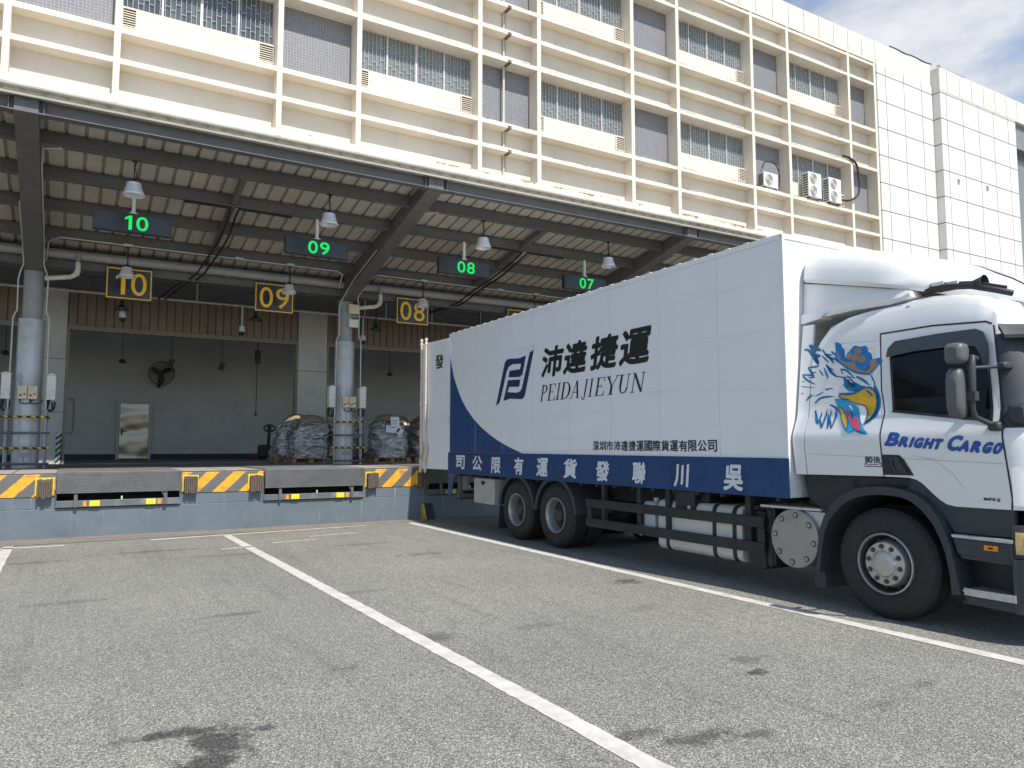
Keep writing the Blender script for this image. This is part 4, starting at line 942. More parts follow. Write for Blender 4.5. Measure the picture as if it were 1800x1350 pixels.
DEC = {"eagle":{"crown_blue":[[[-0.439,2.749],[-0.487,2.734],[-0.517,2.717],[-0.521,2.685],[-0.555,2.659],[-0.562,2.623],[-0.542,2.595],[-0.562,2.571],[-0.586,2.564],[-0.583,2.599],[-0.614,2.628],[-0.644,2.628],[-0.645,2.658],[-0.676,2.682],[-0.715,2.674],[-0.738,2.652],[-0.763,2.662],[-0.801,2.668],[-0.829,2.641],[-0.827,2.603],[-0.873,2.581],[-0.883,2.538],[-0.87,2.509],[-0.89,2.52],[-0.931,2.516],[-0.955,2.53],[-0.982,2.515],[-0.983,2.498],[-1.013,2.499],[-0.966,2.454],[-0.864,2.361],[-0.789,2.366],[-0.693,2.393],[-0.597,2.445],[-0.518,2.504],[-0.448,2.547],[-0.462,2.59],[-0.453,2.671]]],"crown_brown":[[[-0.471,2.589],[-0.482,2.659],[-0.502,2.599],[-0.52,2.544],[-0.589,2.515],[-0.688,2.506],[-0.701,2.474],[-0.734,2.431],[-0.781,2.409],[-0.838,2.413],[-0.867,2.436],[-0.857,2.468],[-0.891,2.452],[-0.966,2.466],[-0.932,2.436],[-0.867,2.381],[-0.789,2.387],[-0.713,2.408],[-0.636,2.445],[-0.559,2.496],[-0.505,2.539]],[[-0.661,2.573],[-0.658,2.56],[-0.649,2.55],[-0.636,2.544],[-0.621,2.543],[-0.605,2.547],[-0.593,2.556],[-0.585,2.568],[-0.582,2.582],[-0.586,2.595],[-0.595,2.605],[-0.608,2.611],[-0.623,2.612],[-0.638,2.608],[-0.651,2.599],[-0.659,2.587]],[[-0.764,2.612],[-0.76,2.597],[-0.75,2.585],[-0.735,2.578],[-0.718,2.577],[-0.701,2.582],[-0.687,2.592],[-0.678,2.606],[-0.675,2.622],[-0.679,2.636],[-0.69,2.648],[-0.704,2.655],[-0.722,2.656],[-0.739,2.651],[-0.753,2.641],[-0.762,2.627]],[[-0.812,2.526],[-0.809,2.511],[-0.799,2.5],[-0.784,2.492],[-0.767,2.491],[-0.75,2.496],[-0.736,2.506],[-0.727,2.519],[-0.724,2.535],[-0.728,2.55],[-0.739,2.562],[-0.753,2.569],[-0.77,2.57],[-0.787,2.565],[-0.801,2.555],[-0.81,2.541]],[[-0.735,2.548],[-0.731,2.533],[-0.72,2.521],[-0.706,2.514],[-0.688,2.513],[-0.671,2.517],[-0.657,2.527],[-0.648,2.541],[-0.645,2.557],[-0.649,2.572],[-0.659,2.584],[-0.674,2.591],[-0.692,2.592],[-0.709,2.587],[-0.723,2.577],[-0.732,2.563]],[[-0.938,2.48],[-0.935,2.466],[-0.926,2.456],[-0.913,2.449],[-0.898,2.448],[-0.883,2.452],[-0.871,2.461],[-0.862,2.473],[-0.86,2.487],[-0.864,2.501],[-0.873,2.511],[-0.886,2.518],[-0.901,2.519],[-0.916,2.515],[-0.928,2.506],[-0.936,2.493]]],"dark":[[[-0.558,2.356],[-0.612,2.337],[-0.68,2.312],[-0.774,2.258],[-0.826,2.25],[-0.773,2.215],[-0.705,2.209],[-0.628,2.233],[-0.579,2.271]],[[-0.864,2.366],[-0.896,2.342],[-0.926,2.289],[-0.938,2.238],[-0.968,2.194],[-0.997,2.118],[-0.999,2.027],[-0.966,1.937],[-0.899,1.881],[-0.843,1.855],[-0.863,1.89],[-0.91,1.918],[-0.945,1.983],[-0.963,2.07],[-0.953,2.154],[-0.905,2.223],[-0.92,2.248],[-0.904,2.308],[-0.873,2.348]],[[-0.506,2.197],[-0.685,2.195],[-0.744,2.217],[-0.812,2.242],[-0.869,2.244],[-0.914,2.223],[-0.868,2.228],[-0.782,2.202],[-0.704,2.177],[-0.625,2.166],[-0.535,2.174]],[[-0.05,2.699],[-0.061,2.697],[-0.074,2.695],[-0.087,2.691],[-0.1,2.682],[-0.117,2.662],[-0.139,2.632],[-0.161,2.601],[-0.182,2.574],[-0.201,2.553],[-0.221,2.535],[-0.238,2.521],[-0.251,2.511],[-0.252,2.512],[-0.246,2.525],[-0.236,2.544],[-0.223,2.565],[-0.208,2.587],[-0.19,2.614],[-0.168,2.646],[-0.145,2.676],[-0.122,2.7],[-0.098,2.713],[-0.076,2.717],[-0.06,2.716],[-0.05,2.715]],[[-0.105,2.742],[-0.114,2.733],[-0.128,2.722],[-0.146,2.71],[-0.168,2.698],[-0.195,2.686],[-0.227,2.675],[-0.259,2.669],[-0.282,2.667],[-0.283,2.668],[-0.267,2.684],[-0.242,2.703],[-0.214,2.72],[-0.189,2.733],[-0.168,2.743],[-0.148,2.751],[-0.13,2.757],[-0.117,2.76]],[[-0.115,2.745],[-0.119,2.735],[-0.124,2.722],[-0.132,2.704],[-0.143,2.682],[-0.157,2.654],[-0.176,2.619],[-0.194,2.584],[-0.209,2.556],[-0.221,2.537],[-0.232,2.522],[-0.24,2.511],[-0.247,2.503],[-0.249,2.503],[-0.248,2.513],[-0.246,2.526],[-0.242,2.543],[-0.233,2.564],[-0.219,2.592],[-0.202,2.627],[-0.183,2.661],[-0.167,2.69],[-0.155,2.711],[-0.144,2.728],[-0.135,2.74],[-0.129,2.749]],[[-0.183,2.636],[-0.187,2.628],[-0.195,2.618],[-0.207,2.608],[-0.223,2.599],[-0.241,2.598],[-0.256,2.602],[-0.265,2.611],[-0.27,2.62],[-0.27,2.621],[-0.26,2.628],[-0.248,2.634],[-0.238,2.637],[-0.235,2.638],[-0.23,2.639],[-0.22,2.644],[-0.209,2.649],[-0.2,2.651]],[[-0.195,2.624],[-0.201,2.603],[-0.214,2.574],[-0.232,2.546],[-0.252,2.53],[-0.253,2.53],[-0.252,2.552],[-0.24,2.582],[-0.223,2.61],[-0.209,2.628]],[[-0.11,2.496],[-0.127,2.495],[-0.151,2.493],[-0.177,2.492],[-0.198,2.492],[-0.215,2.493],[-0.229,2.495],[-0.24,2.498],[-0.248,2.502],[-0.248,2.504],[-0.24,2.508],[-0.228,2.511],[-0.213,2.513],[-0.196,2.514],[-0.175,2.513],[-0.149,2.512],[-0.125,2.51],[-0.109,2.508]],[[-0.108,2.493],[-0.113,2.483],[-0.122,2.469],[-0.133,2.454],[-0.144,2.44],[-0.156,2.426],[-0.171,2.411],[-0.187,2.399],[-0.2,2.392],[-0.201,2.393],[-0.198,2.405],[-0.191,2.422],[-0.181,2.439],[-0.17,2.454],[-0.157,2.468],[-0.144,2.481],[-0.131,2.493],[-0.121,2.501]],[[-0.167,2.443],[-0.179,2.439],[-0.197,2.435],[-0.215,2.434],[-0.227,2.436],[-0.227,2.437],[-0.216,2.443],[-0.198,2.447],[-0.181,2.449],[-0.168,2.449]],[[-0.039,2.421],[-0.062,2.417],[-0.094,2.414],[-0.128,2.41],[-0.152,2.405],[-0.167,2.399],[-0.18,2.391],[-0.192,2.384],[-0.203,2.379],[-0.204,2.38],[-0.201,2.389],[-0.194,2.402],[-0.18,2.415],[-0.159,2.425],[-0.13,2.43],[-0.095,2.432],[-0.062,2.433],[-0.039,2.432]],[[-0.041,2.416],[-0.047,2.407],[-0.056,2.393],[-0.07,2.377],[-0.091,2.361],[-0.122,2.343],[-0.162,2.326],[-0.2,2.311],[-0.227,2.302],[-0.228,2.304],[-0.205,2.319],[-0.171,2.34],[-0.135,2.361],[-0.106,2.378],[-0.088,2.391],[-0.073,2.404],[-0.062,2.415],[-0.053,2.423]],[[-0.11,2.393],[-0.129,2.388],[-0.156,2.382],[-0.184,2.378],[-0.203,2.379],[-0.204,2.38],[-0.186,2.387],[-0.158,2.394],[-0.131,2.398],[-0.111,2.399]],[[-0.334,2.514],[-0.343,2.504],[-0.356,2.489],[-0.372,2.473],[-0.388,2.461],[-0.404,2.452],[-0.421,2.447],[-0.436,2.445],[-0.446,2.444],[-0.447,2.445],[-0.438,2.451],[-0.426,2.459],[-0.412,2.466],[-0.399,2.474],[-0.384,2.484],[-0.368,2.498],[-0.352,2.511],[-0.341,2.52]],[[-0.34,2.503],[-0.348,2.487],[-0.363,2.464],[-0.38,2.438],[-0.399,2.416],[-0.422,2.397],[-0.448,2.381],[-0.473,2.369],[-0.492,2.363],[-0.493,2.364],[-0.482,2.379],[-0.465,2.398],[-0.444,2.417],[-0.425,2.435],[-0.407,2.454],[-0.388,2.477],[-0.369,2.497],[-0.356,2.511]],[[-0.315,2.477],[-0.324,2.45],[-0.34,2.413],[-0.36,2.377],[-0.38,2.355],[-0.381,2.355],[-0.376,2.382],[-0.36,2.419],[-0.341,2.456],[-0.325,2.48]],[[-0.251,2.464],[-0.262,2.447],[-0.279,2.423],[-0.298,2.401],[-0.316,2.388],[-0.317,2.389],[-0.31,2.407],[-0.294,2.431],[-0.274,2.454],[-0.259,2.468]],[[-0.284,2.678],[-0.292,2.663],[-0.304,2.642],[-0.319,2.619],[-0.338,2.599],[-0.362,2.583],[-0.388,2.569],[-0.415,2.56],[-0.438,2.555],[-0.458,2.559],[-0.469,2.57],[-0.474,2.58],[-0.476,2.588],[-0.475,2.589],[-0.467,2.585],[-0.457,2.579],[-0.448,2.576],[-0.439,2.576],[-0.422,2.581],[-0.399,2.59],[-0.375,2.602],[-0.354,2.614],[-0.338,2.63],[-0.322,2.65],[-0.308,2.669],[-0.297,2.683]],[[-0.321,2.631],[-0.332,2.617],[-0.35,2.599],[-0.37,2.579],[-0.386,2.562],[-0.399,2.547],[-0.413,2.533],[-0.427,2.521],[-0.438,2.513],[-0.439,2.514],[-0.438,2.526],[-0.432,2.542],[-0.422,2.56],[-0.409,2.577],[-0.39,2.595],[-0.368,2.613],[-0.347,2.629],[-0.332,2.64]],[[-0.394,2.646],[-0.406,2.633],[-0.424,2.616],[-0.446,2.602],[-0.465,2.596],[-0.466,2.597],[-0.458,2.613],[-0.44,2.631],[-0.419,2.646],[-0.403,2.654]],[[-0.346,2.62],[-0.36,2.614],[-0.382,2.608],[-0.404,2.605],[-0.42,2.607],[-0.42,2.608],[-0.406,2.617],[-0.385,2.624],[-0.363,2.628],[-0.348,2.629]],[[-0.52,2.441],[-0.533,2.438],[-0.551,2.433],[-0.571,2.428],[-0.59,2.419],[-0.612,2.403],[-0.64,2.381],[-0.666,2.361],[-0.686,2.348],[-0.687,2.349],[-0.673,2.367],[-0.652,2.392],[-0.627,2.417],[-0.602,2.436],[-0.578,2.446],[-0.554,2.451],[-0.535,2.452],[-0.522,2.452]],[[-0.521,2.443],[-0.525,2.431],[-0.533,2.415],[-0.543,2.4],[-0.554,2.391],[-0.555,2.392],[-0.553,2.404],[-0.546,2.42],[-0.536,2.435],[-0.528,2.445]],[[-0.708,2.349],[-0.72,2.34],[-0.738,2.33],[-0.758,2.318],[-0.778,2.306],[-0.801,2.29],[-0.829,2.272],[-0.856,2.257],[-0.876,2.248],[-0.877,2.249],[-0.864,2.266],[-0.844,2.288],[-0.819,2.31],[-0.795,2.327],[-0.772,2.34],[-0.749,2.35],[-0.729,2.357],[-0.715,2.361]],[[-0.231,2.1],[-0.245,2.11],[-0.264,2.124],[-0.287,2.139],[-0.312,2.149],[-0.348,2.154],[-0.394,2.157],[-0.439,2.161],[-0.469,2.165],[-0.469,2.167],[-0.438,2.171],[-0.394,2.176],[-0.345,2.176],[-0.303,2.171],[-0.272,2.158],[-0.248,2.139],[-0.231,2.121],[-0.22,2.109]],[[-0.225,2.177],[-0.249,2.184],[-0.284,2.195],[-0.317,2.209],[-0.338,2.221],[-0.337,2.223],[-0.312,2.218],[-0.277,2.207],[-0.243,2.194],[-0.221,2.183]],[[-0.341,2.245],[-0.363,2.244],[-0.396,2.244],[-0.428,2.246],[-0.449,2.251],[-0.449,2.253],[-0.427,2.256],[-0.394,2.257],[-0.362,2.255],[-0.34,2.252]],[[-0.352,2.245],[-0.357,2.241],[-0.367,2.235],[-0.377,2.231],[-0.386,2.231],[-0.386,2.232],[-0.382,2.238],[-0.373,2.244],[-0.362,2.248],[-0.355,2.25]],[[-0.116,2.134],[-0.132,2.149],[-0.152,2.172],[-0.169,2.196],[-0.176,2.215],[-0.175,2.216],[-0.156,2.203],[-0.136,2.181],[-0.118,2.156],[-0.108,2.139]],[[-0.121,2.137],[-0.128,2.143],[-0.136,2.151],[-0.146,2.16],[-0.156,2.168],[-0.171,2.174],[-0.189,2.182],[-0.206,2.189],[-0.217,2.194],[-0.217,2.196],[-0.203,2.194],[-0.184,2.191],[-0.164,2.186],[-0.147,2.179],[-0.135,2.169],[-0.125,2.158],[-0.118,2.148],[-0.114,2.141]],[[-0.227,2.024],[-0.23,2.006],[-0.236,1.98],[-0.243,1.953],[-0.251,1.929],[-0.26,1.91],[-0.272,1.894],[-0.284,1.882],[-0.296,1.874],[-0.297,1.875],[-0.298,1.887],[-0.295,1.902],[-0.29,1.92],[-0.283,1.938],[-0.274,1.96],[-0.263,1.986],[-0.253,2.011],[-0.245,2.028]],[[-0.302,1.876],[-0.311,1.903],[-0.321,1.943],[-0.326,1.983],[-0.324,2.012],[-0.322,2.012],[-0.309,1.986],[-0.299,1.946],[-0.292,1.906],[-0.291,1.878]],[[-0.307,1.921],[-0.312,1.901],[-0.323,1.873],[-0.339,1.846],[-0.357,1.831],[-0.358,1.832],[-0.359,1.853],[-0.349,1.881],[-0.334,1.908],[-0.321,1.925]],[[-0.364,1.832],[-0.374,1.874],[-0.383,1.934],[-0.389,1.995],[-0.385,2.038],[-0.384,2.038],[-0.37,1.997],[-0.359,1.937],[-0.353,1.876],[-0.351,1.834]],[[-0.391,1.982],[-0.394,1.967],[-0.399,1.945],[-0.404,1.922],[-0.409,1.9],[-0.413,1.879],[-0.417,1.857],[-0.423,1.837],[-0.429,1.823],[-0.431,1.823],[-0.435,1.837],[-0.438,1.858],[-0.439,1.881],[-0.436,1.904],[-0.43,1.927],[-0.421,1.951],[-0.412,1.971],[-0.405,1.986]],[[-0.437,1.826],[-0.44,1.869],[-0.441,1.931],[-0.44,1.993],[-0.434,2.036],[-0.432,2.036],[-0.426,1.993],[-0.424,1.931],[-0.425,1.869],[-0.427,1.826]],[[-0.437,1.918],[-0.44,1.898],[-0.449,1.869],[-0.461,1.841],[-0.475,1.823],[-0.476,1.824],[-0.476,1.845],[-0.468,1.874],[-0.457,1.902],[-0.447,1.92]],[[-0.481,1.824],[-0.489,1.849],[-0.499,1.884],[-0.509,1.922],[-0.514,1.954],[-0.512,1.978],[-0.505,1.998],[-0.495,2.013],[-0.488,2.023],[-0.486,2.023],[-0.486,2.011],[-0.489,1.995],[-0.492,1.976],[-0.493,1.954],[-0.489,1.924],[-0.482,1.887],[-0.474,1.851],[-0.47,1.826]],[[-0.409,2.075],[-0.42,2.069],[-0.436,2.061],[-0.454,2.052],[-0.471,2.04],[-0.489,2.026],[-0.508,2.009],[-0.527,1.99],[-0.547,1.97],[-0.568,1.945],[-0.591,1.917],[-0.612,1.892],[-0.627,1.875],[-0.628,1.875],[-0.619,1.896],[-0.604,1.925],[-0.587,1.956],[-0.568,1.983],[-0.549,2.006],[-0.529,2.026],[-0.508,2.044],[-0.488,2.059],[-0.467,2.07],[-0.446,2.078],[-0.428,2.084],[-0.415,2.087]],[[-0.279,2.613],[-0.297,2.592],[-0.326,2.565],[-0.357,2.54],[-0.382,2.526],[-0.384,2.527],[-0.368,2.549],[-0.34,2.577],[-0.309,2.602],[-0.287,2.619]],[[-0.451,2.383],[-0.472,2.376],[-0.502,2.367],[-0.534,2.357],[-0.562,2.351],[-0.586,2.35],[-0.607,2.352],[-0.623,2.356],[-0.635,2.359],[-0.635,2.36],[-0.622,2.362],[-0.605,2.362],[-0.585,2.363],[-0.564,2.365],[-0.537,2.37],[-0.505,2.378],[-0.475,2.385],[-0.453,2.39]],[[-0.034,2.297],[-0.072,2.29],[-0.128,2.28],[-0.183,2.273],[-0.221,2.271],[-0.221,2.273],[-0.184,2.282],[-0.129,2.291],[-0.074,2.299],[-0.035,2.303]],[[-0.04,2.348],[-0.048,2.346],[-0.06,2.346],[-0.071,2.348],[-0.078,2.352],[-0.078,2.353],[-0.07,2.356],[-0.058,2.357],[-0.047,2.356],[-0.039,2.353]],[[-0.038,2.214],[-0.046,2.214],[-0.057,2.215],[-0.067,2.218],[-0.073,2.223],[-0.073,2.224],[-0.064,2.226],[-0.053,2.226],[-0.043,2.223],[-0.036,2.22]],[[-0.557,2.286],[-0.568,2.273],[-0.584,2.253],[-0.603,2.233],[-0.623,2.217],[-0.643,2.208],[-0.664,2.204],[-0.685,2.202],[-0.706,2.203],[-0.727,2.206],[-0.75,2.211],[-0.769,2.218],[-0.783,2.222],[-0.782,2.224],[-0.768,2.222],[-0.748,2.219],[-0.725,2.217],[-0.704,2.216],[-0.685,2.217],[-0.667,2.218],[-0.648,2.222],[-0.631,2.229],[-0.613,2.241],[-0.594,2.26],[-0.576,2.278],[-0.564,2.291]],[[-0.601,2.372],[-0.615,2.356],[-0.638,2.336],[-0.662,2.317],[-0.681,2.307],[-0.682,2.308],[-0.67,2.325],[-0.648,2.345],[-0.624,2.365],[-0.606,2.377]],[[-0.632,2.356],[-0.648,2.351],[-0.671,2.344],[-0.694,2.34],[-0.71,2.339],[-0.711,2.34],[-0.696,2.347],[-0.673,2.354],[-0.65,2.359],[-0.633,2.361]]],"yellow":[[[-0.546,2.186],[-0.635,2.167],[-0.723,2.18],[-0.811,2.228],[-0.868,2.233],[-0.923,2.206],[-0.961,2.128],[-0.965,2.028],[-0.94,1.967],[-0.882,1.894],[-0.867,1.89],[-0.879,1.948],[-0.863,2.016],[-0.832,2.055],[-0.748,2.072],[-0.642,2.111],[-0.515,2.157]]],"cyan":[[[-0.463,2.143],[-0.544,2.138],[-0.603,2.113],[-0.756,2.054],[-0.798,1.909],[-0.824,1.849],[-0.931,1.754],[-0.857,1.763],[-0.764,1.791],[-0.737,1.825],[-0.72,1.769],[-0.668,1.784],[-0.612,1.845],[-0.547,1.959],[-0.492,2.093]]],"over_dark":[[[-0.83,2.212],[-0.876,2.196],[-0.918,2.147],[-0.91,2.133],[-0.865,2.171],[-0.834,2.194]],[[-0.524,2.139],[-0.673,2.131],[-0.623,2.117],[-0.564,2.126]],[[-0.668,2.024],[-0.714,1.954],[-0.767,1.859],[-0.831,1.798],[-0.913,1.757],[-0.839,1.769],[-0.756,1.808],[-0.693,1.912]],[[-0.564,2.632],[-0.561,2.622],[-0.554,2.614],[-0.544,2.61],[-0.533,2.609],[-0.521,2.612],[-0.512,2.619],[-0.505,2.628],[-0.503,2.639],[-0.506,2.649],[-0.513,2.656],[-0.523,2.661],[-0.535,2.662],[-0.546,2.658],[-0.556,2.652],[-0.562,2.642]]],"over_yellow":[[[-0.521,2.065],[-0.57,2.037],[-0.617,1.974],[-0.663,1.904],[-0.683,1.801],[-0.622,1.862],[-0.576,1.941]]],"red":[[[-0.605,2.044],[-0.639,2.025],[-0.675,1.947],[-0.721,1.894],[-0.714,1.954],[-0.761,1.935],[-0.796,1.875],[-0.836,1.805],[-0.803,1.799],[-0.728,1.843],[-0.664,1.921]]],"white":[[[-0.761,2.056],[-0.837,2.044],[-0.856,1.991],[-0.859,1.898],[-0.833,1.859],[-0.803,1.908],[-0.778,1.994]],[[-0.641,2.068],[-0.679,2.058],[-0.715,1.996],[-0.678,2.024]],[[-0.679,2.29],[-0.641,2.31],[-0.646,2.319],[-0.68,2.303]]],"pupil":[[[-0.612,2.33],[-0.651,2.31],[-0.717,2.262],[-0.677,2.249],[-0.629,2.277]]],"crown_edge":[[[-0.449,2.551],[-0.518,2.506],[-0.597,2.446],[-0.693,2.394],[-0.789,2.368],[-0.866,2.361],[-0.965,2.452],[-1.013,2.499],[-0.99,2.485],[-0.865,2.374],[-0.789,2.38],[-0.699,2.406],[-0.602,2.46],[-0.519,2.518],[-0.47,2.562]]]},"logo":[[[6.748,2.391],[6.6,2.45],[6.462,2.731],[6.337,3.001],[6.266,3.081],[6.108,3.119],[5.809,3.094],[5.853,3.002],[6.231,3.009],[6.266,2.891],[5.853,2.867],[5.77,2.902],[5.72,3.015],[5.644,3.225],[5.903,3.201],[6.231,3.226],[6.337,3.219],[6.409,3.165]],[[6.283,2.84],[5.837,2.82],[5.884,2.692],[6.241,2.716],[6.301,2.625],[5.972,2.591],[5.854,2.606],[5.787,2.66],[5.514,3.261],[5.374,3.304],[5.679,2.537],[5.731,2.481],[5.804,2.469],[6.213,2.499],[6.461,2.472]]]}
# ------------------------------------------------------------------ truck (own frame: x across from its near side, y towards its tail, z up)
trk = thing('box_truck', 'white and blue three axle box truck backed to the dock, eagle head on cab', 'truck', (6.78, 5.55, 0), rz=R(-1.0), world=False)
WB, L0, L1, ZB, ZT = 2.5, .03, 8.82, 1.085, 4.0
def side(u): return lambda a, b, d=0: (u - d, a, b)
# --- cargo box
q = MB(); q.box(0, WB, L0, L1, ZB, ZT); box = q.build('cargo_box', MAT['boxwhite'], trk, bevel=.012)
q = MB(); q.box(-.014, .05, L0+.0, L1, ZT-.05, ZT+.012); q.box(-.014, .02, L0-.012, L0+.03, ZB, ZT); q.box(.02, WB-.02, L0-.012, L0-.001, ZT-.05, ZT+.01)
q.box(-.012, .03, L1-.03, L1+.012, ZB, ZT)
for i in range(30): q.box(-.016, .03, L0+.2+i*.29, L0+.27+i*.29, ZT+.012, ZT+.022)
q.build('edge_rail', MAT['boxwhite'], box, bevel=.004)
q = MB()
for y in (1.04, 2.13, 3.2, 4.3, 5.4, 6.5, 7.6): q.box(-.0028, .0, y-.003, y+.003, 1.53, ZT-.05)
q.build('panel_seam', M('seam_grey', (.60,.62,.65), .6), box)
q = MB(); q.box(-.022, .0, L0-.012, L1+.005, 1.08, 1.515); q.prism([(8.40, 1.08), (8.82, 1.08), (8.82, .62), (8.70, .62), (8.62, .75), (8.56, .98)], side(0), .002, .02, 1)
q.build('skirt', [MAT['skirtblue'], MAT['blue']], box, bevel=.004)
sw = [(8.82, 3.62), (8.72, 3.34), (8.60, 3.07), (8.43, 2.83), (8.22, 2.58), (7.97, 2.37), (7.70, 2.19), (7.36, 2.01), (7.0, 1.86), (6.64, 1.735), (6.3, 1.64), (5.78, 1.518), (8.82, 1.518)]
q = MB(); q.prism(sw, side(0), .001, .0025); q.build('swoosh', MAT['blue'], box)
def poly(mb, pts, fn, m=0): mb.add([fn(a, b) for a, b in pts], [tuple(range(len(pts)))], m)
q = MB()
for p in DEC['logo']: poly(q, p, side(-.0045))
q.build('logo', MAT['navy'], box, tri=True)
q = MB()
for ch, (a0, a1) in zip('沛達捷運', ((5.11, 4.47), (4.43, 3.80), (3.70, 3.03), (2.97, 2.30))):
    put_text(q, ch, lambda a, b, l=0: (-.0045-l, a - .20*(b - 3.03), b), a0, a1, 2.785, 3.295, .020)
q.build('lettering', MAT['ink'], box, norm=False)
# serif italic capitals drawn stroke by stroke: unit boxes (0..1, 0..1)
def st(x0, y0, x1, y1, t0, t1=None):
    t1 = t0 if t1 is None else t1; return [(x0-t0/2, y0), (x0+t0/2, y0), (x1+t1/2, y1), (x1-t1/2, y1)]
def hb(x0, x1, y, t=.035): return [(x0, y-t/2), (x1, y-t/2), (x1, y+t/2), (x0, y+t/2)]
def bowl(cx, cy, rx, ry, a0, a1, tmin, tmax, n=14):
    o, i_ = [], []
    for k in range(n+1):
        a = R(a0 + (a1-a0)*k/n); t = tmin + (tmax-tmin)*abs(math.cos(a)); o.append((cx+rx*math.cos(a), cy+ry*math.sin(a))); i_.append((cx+(rx-t)*math.cos(a), cy+(ry-.05)*math.sin(a)))
    return [[o[k], o[k+1], i_[k+1], i_[k]] for k in range(n)]
T_ = .17; t_ = .06
SER = {
 'P': [st(.25,0,.25,1,T_), hb(.05,.45,.015), hb(.05,.35,.985)] + bowl(.35,.74,.55,.26,-90,90,.05,.20) + [hb(.25,.38,.985,.04), hb(.25,.38,.50,.04)],
 'E': [st(.22,0,.22,1,T_), hb(.02,.9,.015), hb(.02,.85,.985), hb(.22,.62,.52,.04), [(.82,.0),(.95,.0),(.98,.26),(.94,.26)], [(.78,1),(.88,1),(.88,.78),(.84,.78)], [(.60,.42),(.64,.42),(.64,.62),(.60,.62)]],
 'I': [st(.5,0,.5,1,.34), hb(.05,.95,.015), hb(.05,.95,.985)],
 'D': [st(.2,0,.2,1,T_), hb(.02,.4,.015), hb(.02,.4,.985)] + bowl(.38,.5,.60,.5,-90,90,.05,.20),
 'A': [st(.12,0,.55,1,t_), st(.86,0,.55,1,T_), hb(.22,.72,.34,.04), hb(0,.28,.015), hb(.68,1.02,.015)],
 'J': [st(.55,.1,.62,1,.24), hb(.25,.98,.985)] + bowl(.34,.08,.33,.22,-150,10,.06,.2) + [[(.0,.0),(.2,-.06),(.16,.06),(.02,.08)]],
 'Y': [st(.5,0,.5,.48,T_), st(.5,.45,.14,1,.10,T_), st(.5,.45,.90,1,t_), hb(.28,.72,.015), hb(0,.34,.985), hb(.72,1.02,.985)],
 'U': [st(.2,.3,.2,1,T_), st(.82,.3,.82,1,t_), hb(.02,.42,.985), hb(.66,1,.985)] + bowl(.51,.3,.36,.3,180,360,.06,.14),
 'N': [st(.16,0,.16,1,t_), st(.86,0,.86,1,t_), st(.86,0,.16,1,T_), hb(0,.32,.015), hb(.0,.2,.985), hb(.70,1.02,.985)]}
q = MB()
for ch, a0, a1 in (('P',5.19,4.97), ('E',4.96,4.72), ('I',4.70,4.595), ('D',4.56,4.29), ('A',4.28,4.03), ('J',3.96,3.82), ('I',3.79,3.685), ('E',3.62,3.38), ('Y',3.37,3.07), ('U',3.06,2.80), ('N',2.76,2.48)):
    for p in SER[ch]: poly(q, [(a0 + (a1-a0)*x - .075*y, 2.395 + .27*y) for x, y in p], side(-.0045))
q.build('lettering', MAT['ink'], box, norm=False)
q = MB()
for i, ch in enumerate('深圳市沛達捷運國際貨運有限公司'):
    a = 3.665 - i*(3.665-1.08)/15; put_text(q, ch, lambda a_, b_, l=0: (-.0045-l, a_, b_), a, a-.158, 1.578, 1.722, .003)
q.build('lettering', MAT['ink'], box, norm=False)
for ch, (a0, a1, b0, b1) in zip('司公限有運貨發聯川吳', ((8.44,8.02,1.18,1.46), (7.68,7.26,1.17,1.46), (6.88,6.52,1.14,1.44), (6.02,5.70,1.14,1.45), (5.25,4.90,1.14,1.45), (4.43,4.06,1.14,1.45), (3.56,3.23,1.13,1.43), (2.70,2.41,1.13,1.43), (1.84,1.57,1.125,1.42), (.97,.66,1.125,1.43))):
    q = MB(); put_text(q, ch, lambda a, b, l=0: (-.0255-l*2, a - .10*(b-1.3), b), a0, a1, b0, b1, .011); q.build('lettering', MAT['skirtwhite'], box, norm=False)
# small dents and marks on the white side
q = MB(); rnd = random.Random(5)
for k in range(26):
    y, z = rnd.uniform(.2, 8.5), rnd.uniform(1.8, 3.9); l = rnd.uniform(.01, .05); a = rnd.uniform(-.6, .9)
    q.add([(-.0022, y, z), (-.0022, y+.006, z+.004), (-.0022, y+l*math.cos(a), z+l*math.sin(a)+.02)], [(0,1,2)])
q.build('scrape', MAT['trim'], box, norm=False)
# rear door swung open along the near side
ca, sa = math.cos(R(4.5)), math.sin(R(4.5))
def dr(s, d, z): return (-.015 - s*sa - d*ca, L1 + .03 + s*ca - d*sa, z)        # s along the door, d out towards the viewer
q = MB()
q.prism([(0, 1.15), (1.24, 1.15), (1.24, 3.93), (0, 3.93)], lambda a, b, d: dr(a, d, b), -.03, .012)
door = q.build('rear_door', MAT['boxwhite'], trk, bevel=.006)
for s_ in (.93, 1.15):
    q = MB(); q.tube([dr(s_, .05, 1.06), dr(s_, .05, 4.04)], .022, 10)
    for z in (1.12, 1.28, 1.62, 2.55, 3.90, 3.98): q.cyl(dr(s_, .05, z), dr(s_, .05, z+.05), .034, n=10)
    q.build('lock_rod', MAT['rust'], door, smooth=50)
    q = MB(); q.obox(dr(s_, .06, 1.32), dr(s_-.10, .05, 1.62), .03, .05); q.prism([(s_-.09, 1.55), (s_+.05, 1.55), (s_+.05, 1.72), (s_-.09, 1.72)], lambda a, b, d: dr(a, d, b), .02, .045); q.build('lock_handle', MAT['rust'], door)
for z in (1.35, 2.1, 2.7, 3.4):
    q = MB(); q.prism([(-.03, z), (.10, z), (.10, z+.09), (-.03, z+.09)], lambda a, b, d: dr(a, d, b), .013, .03); q.build('hinge', MAT['boxwhite'], door)
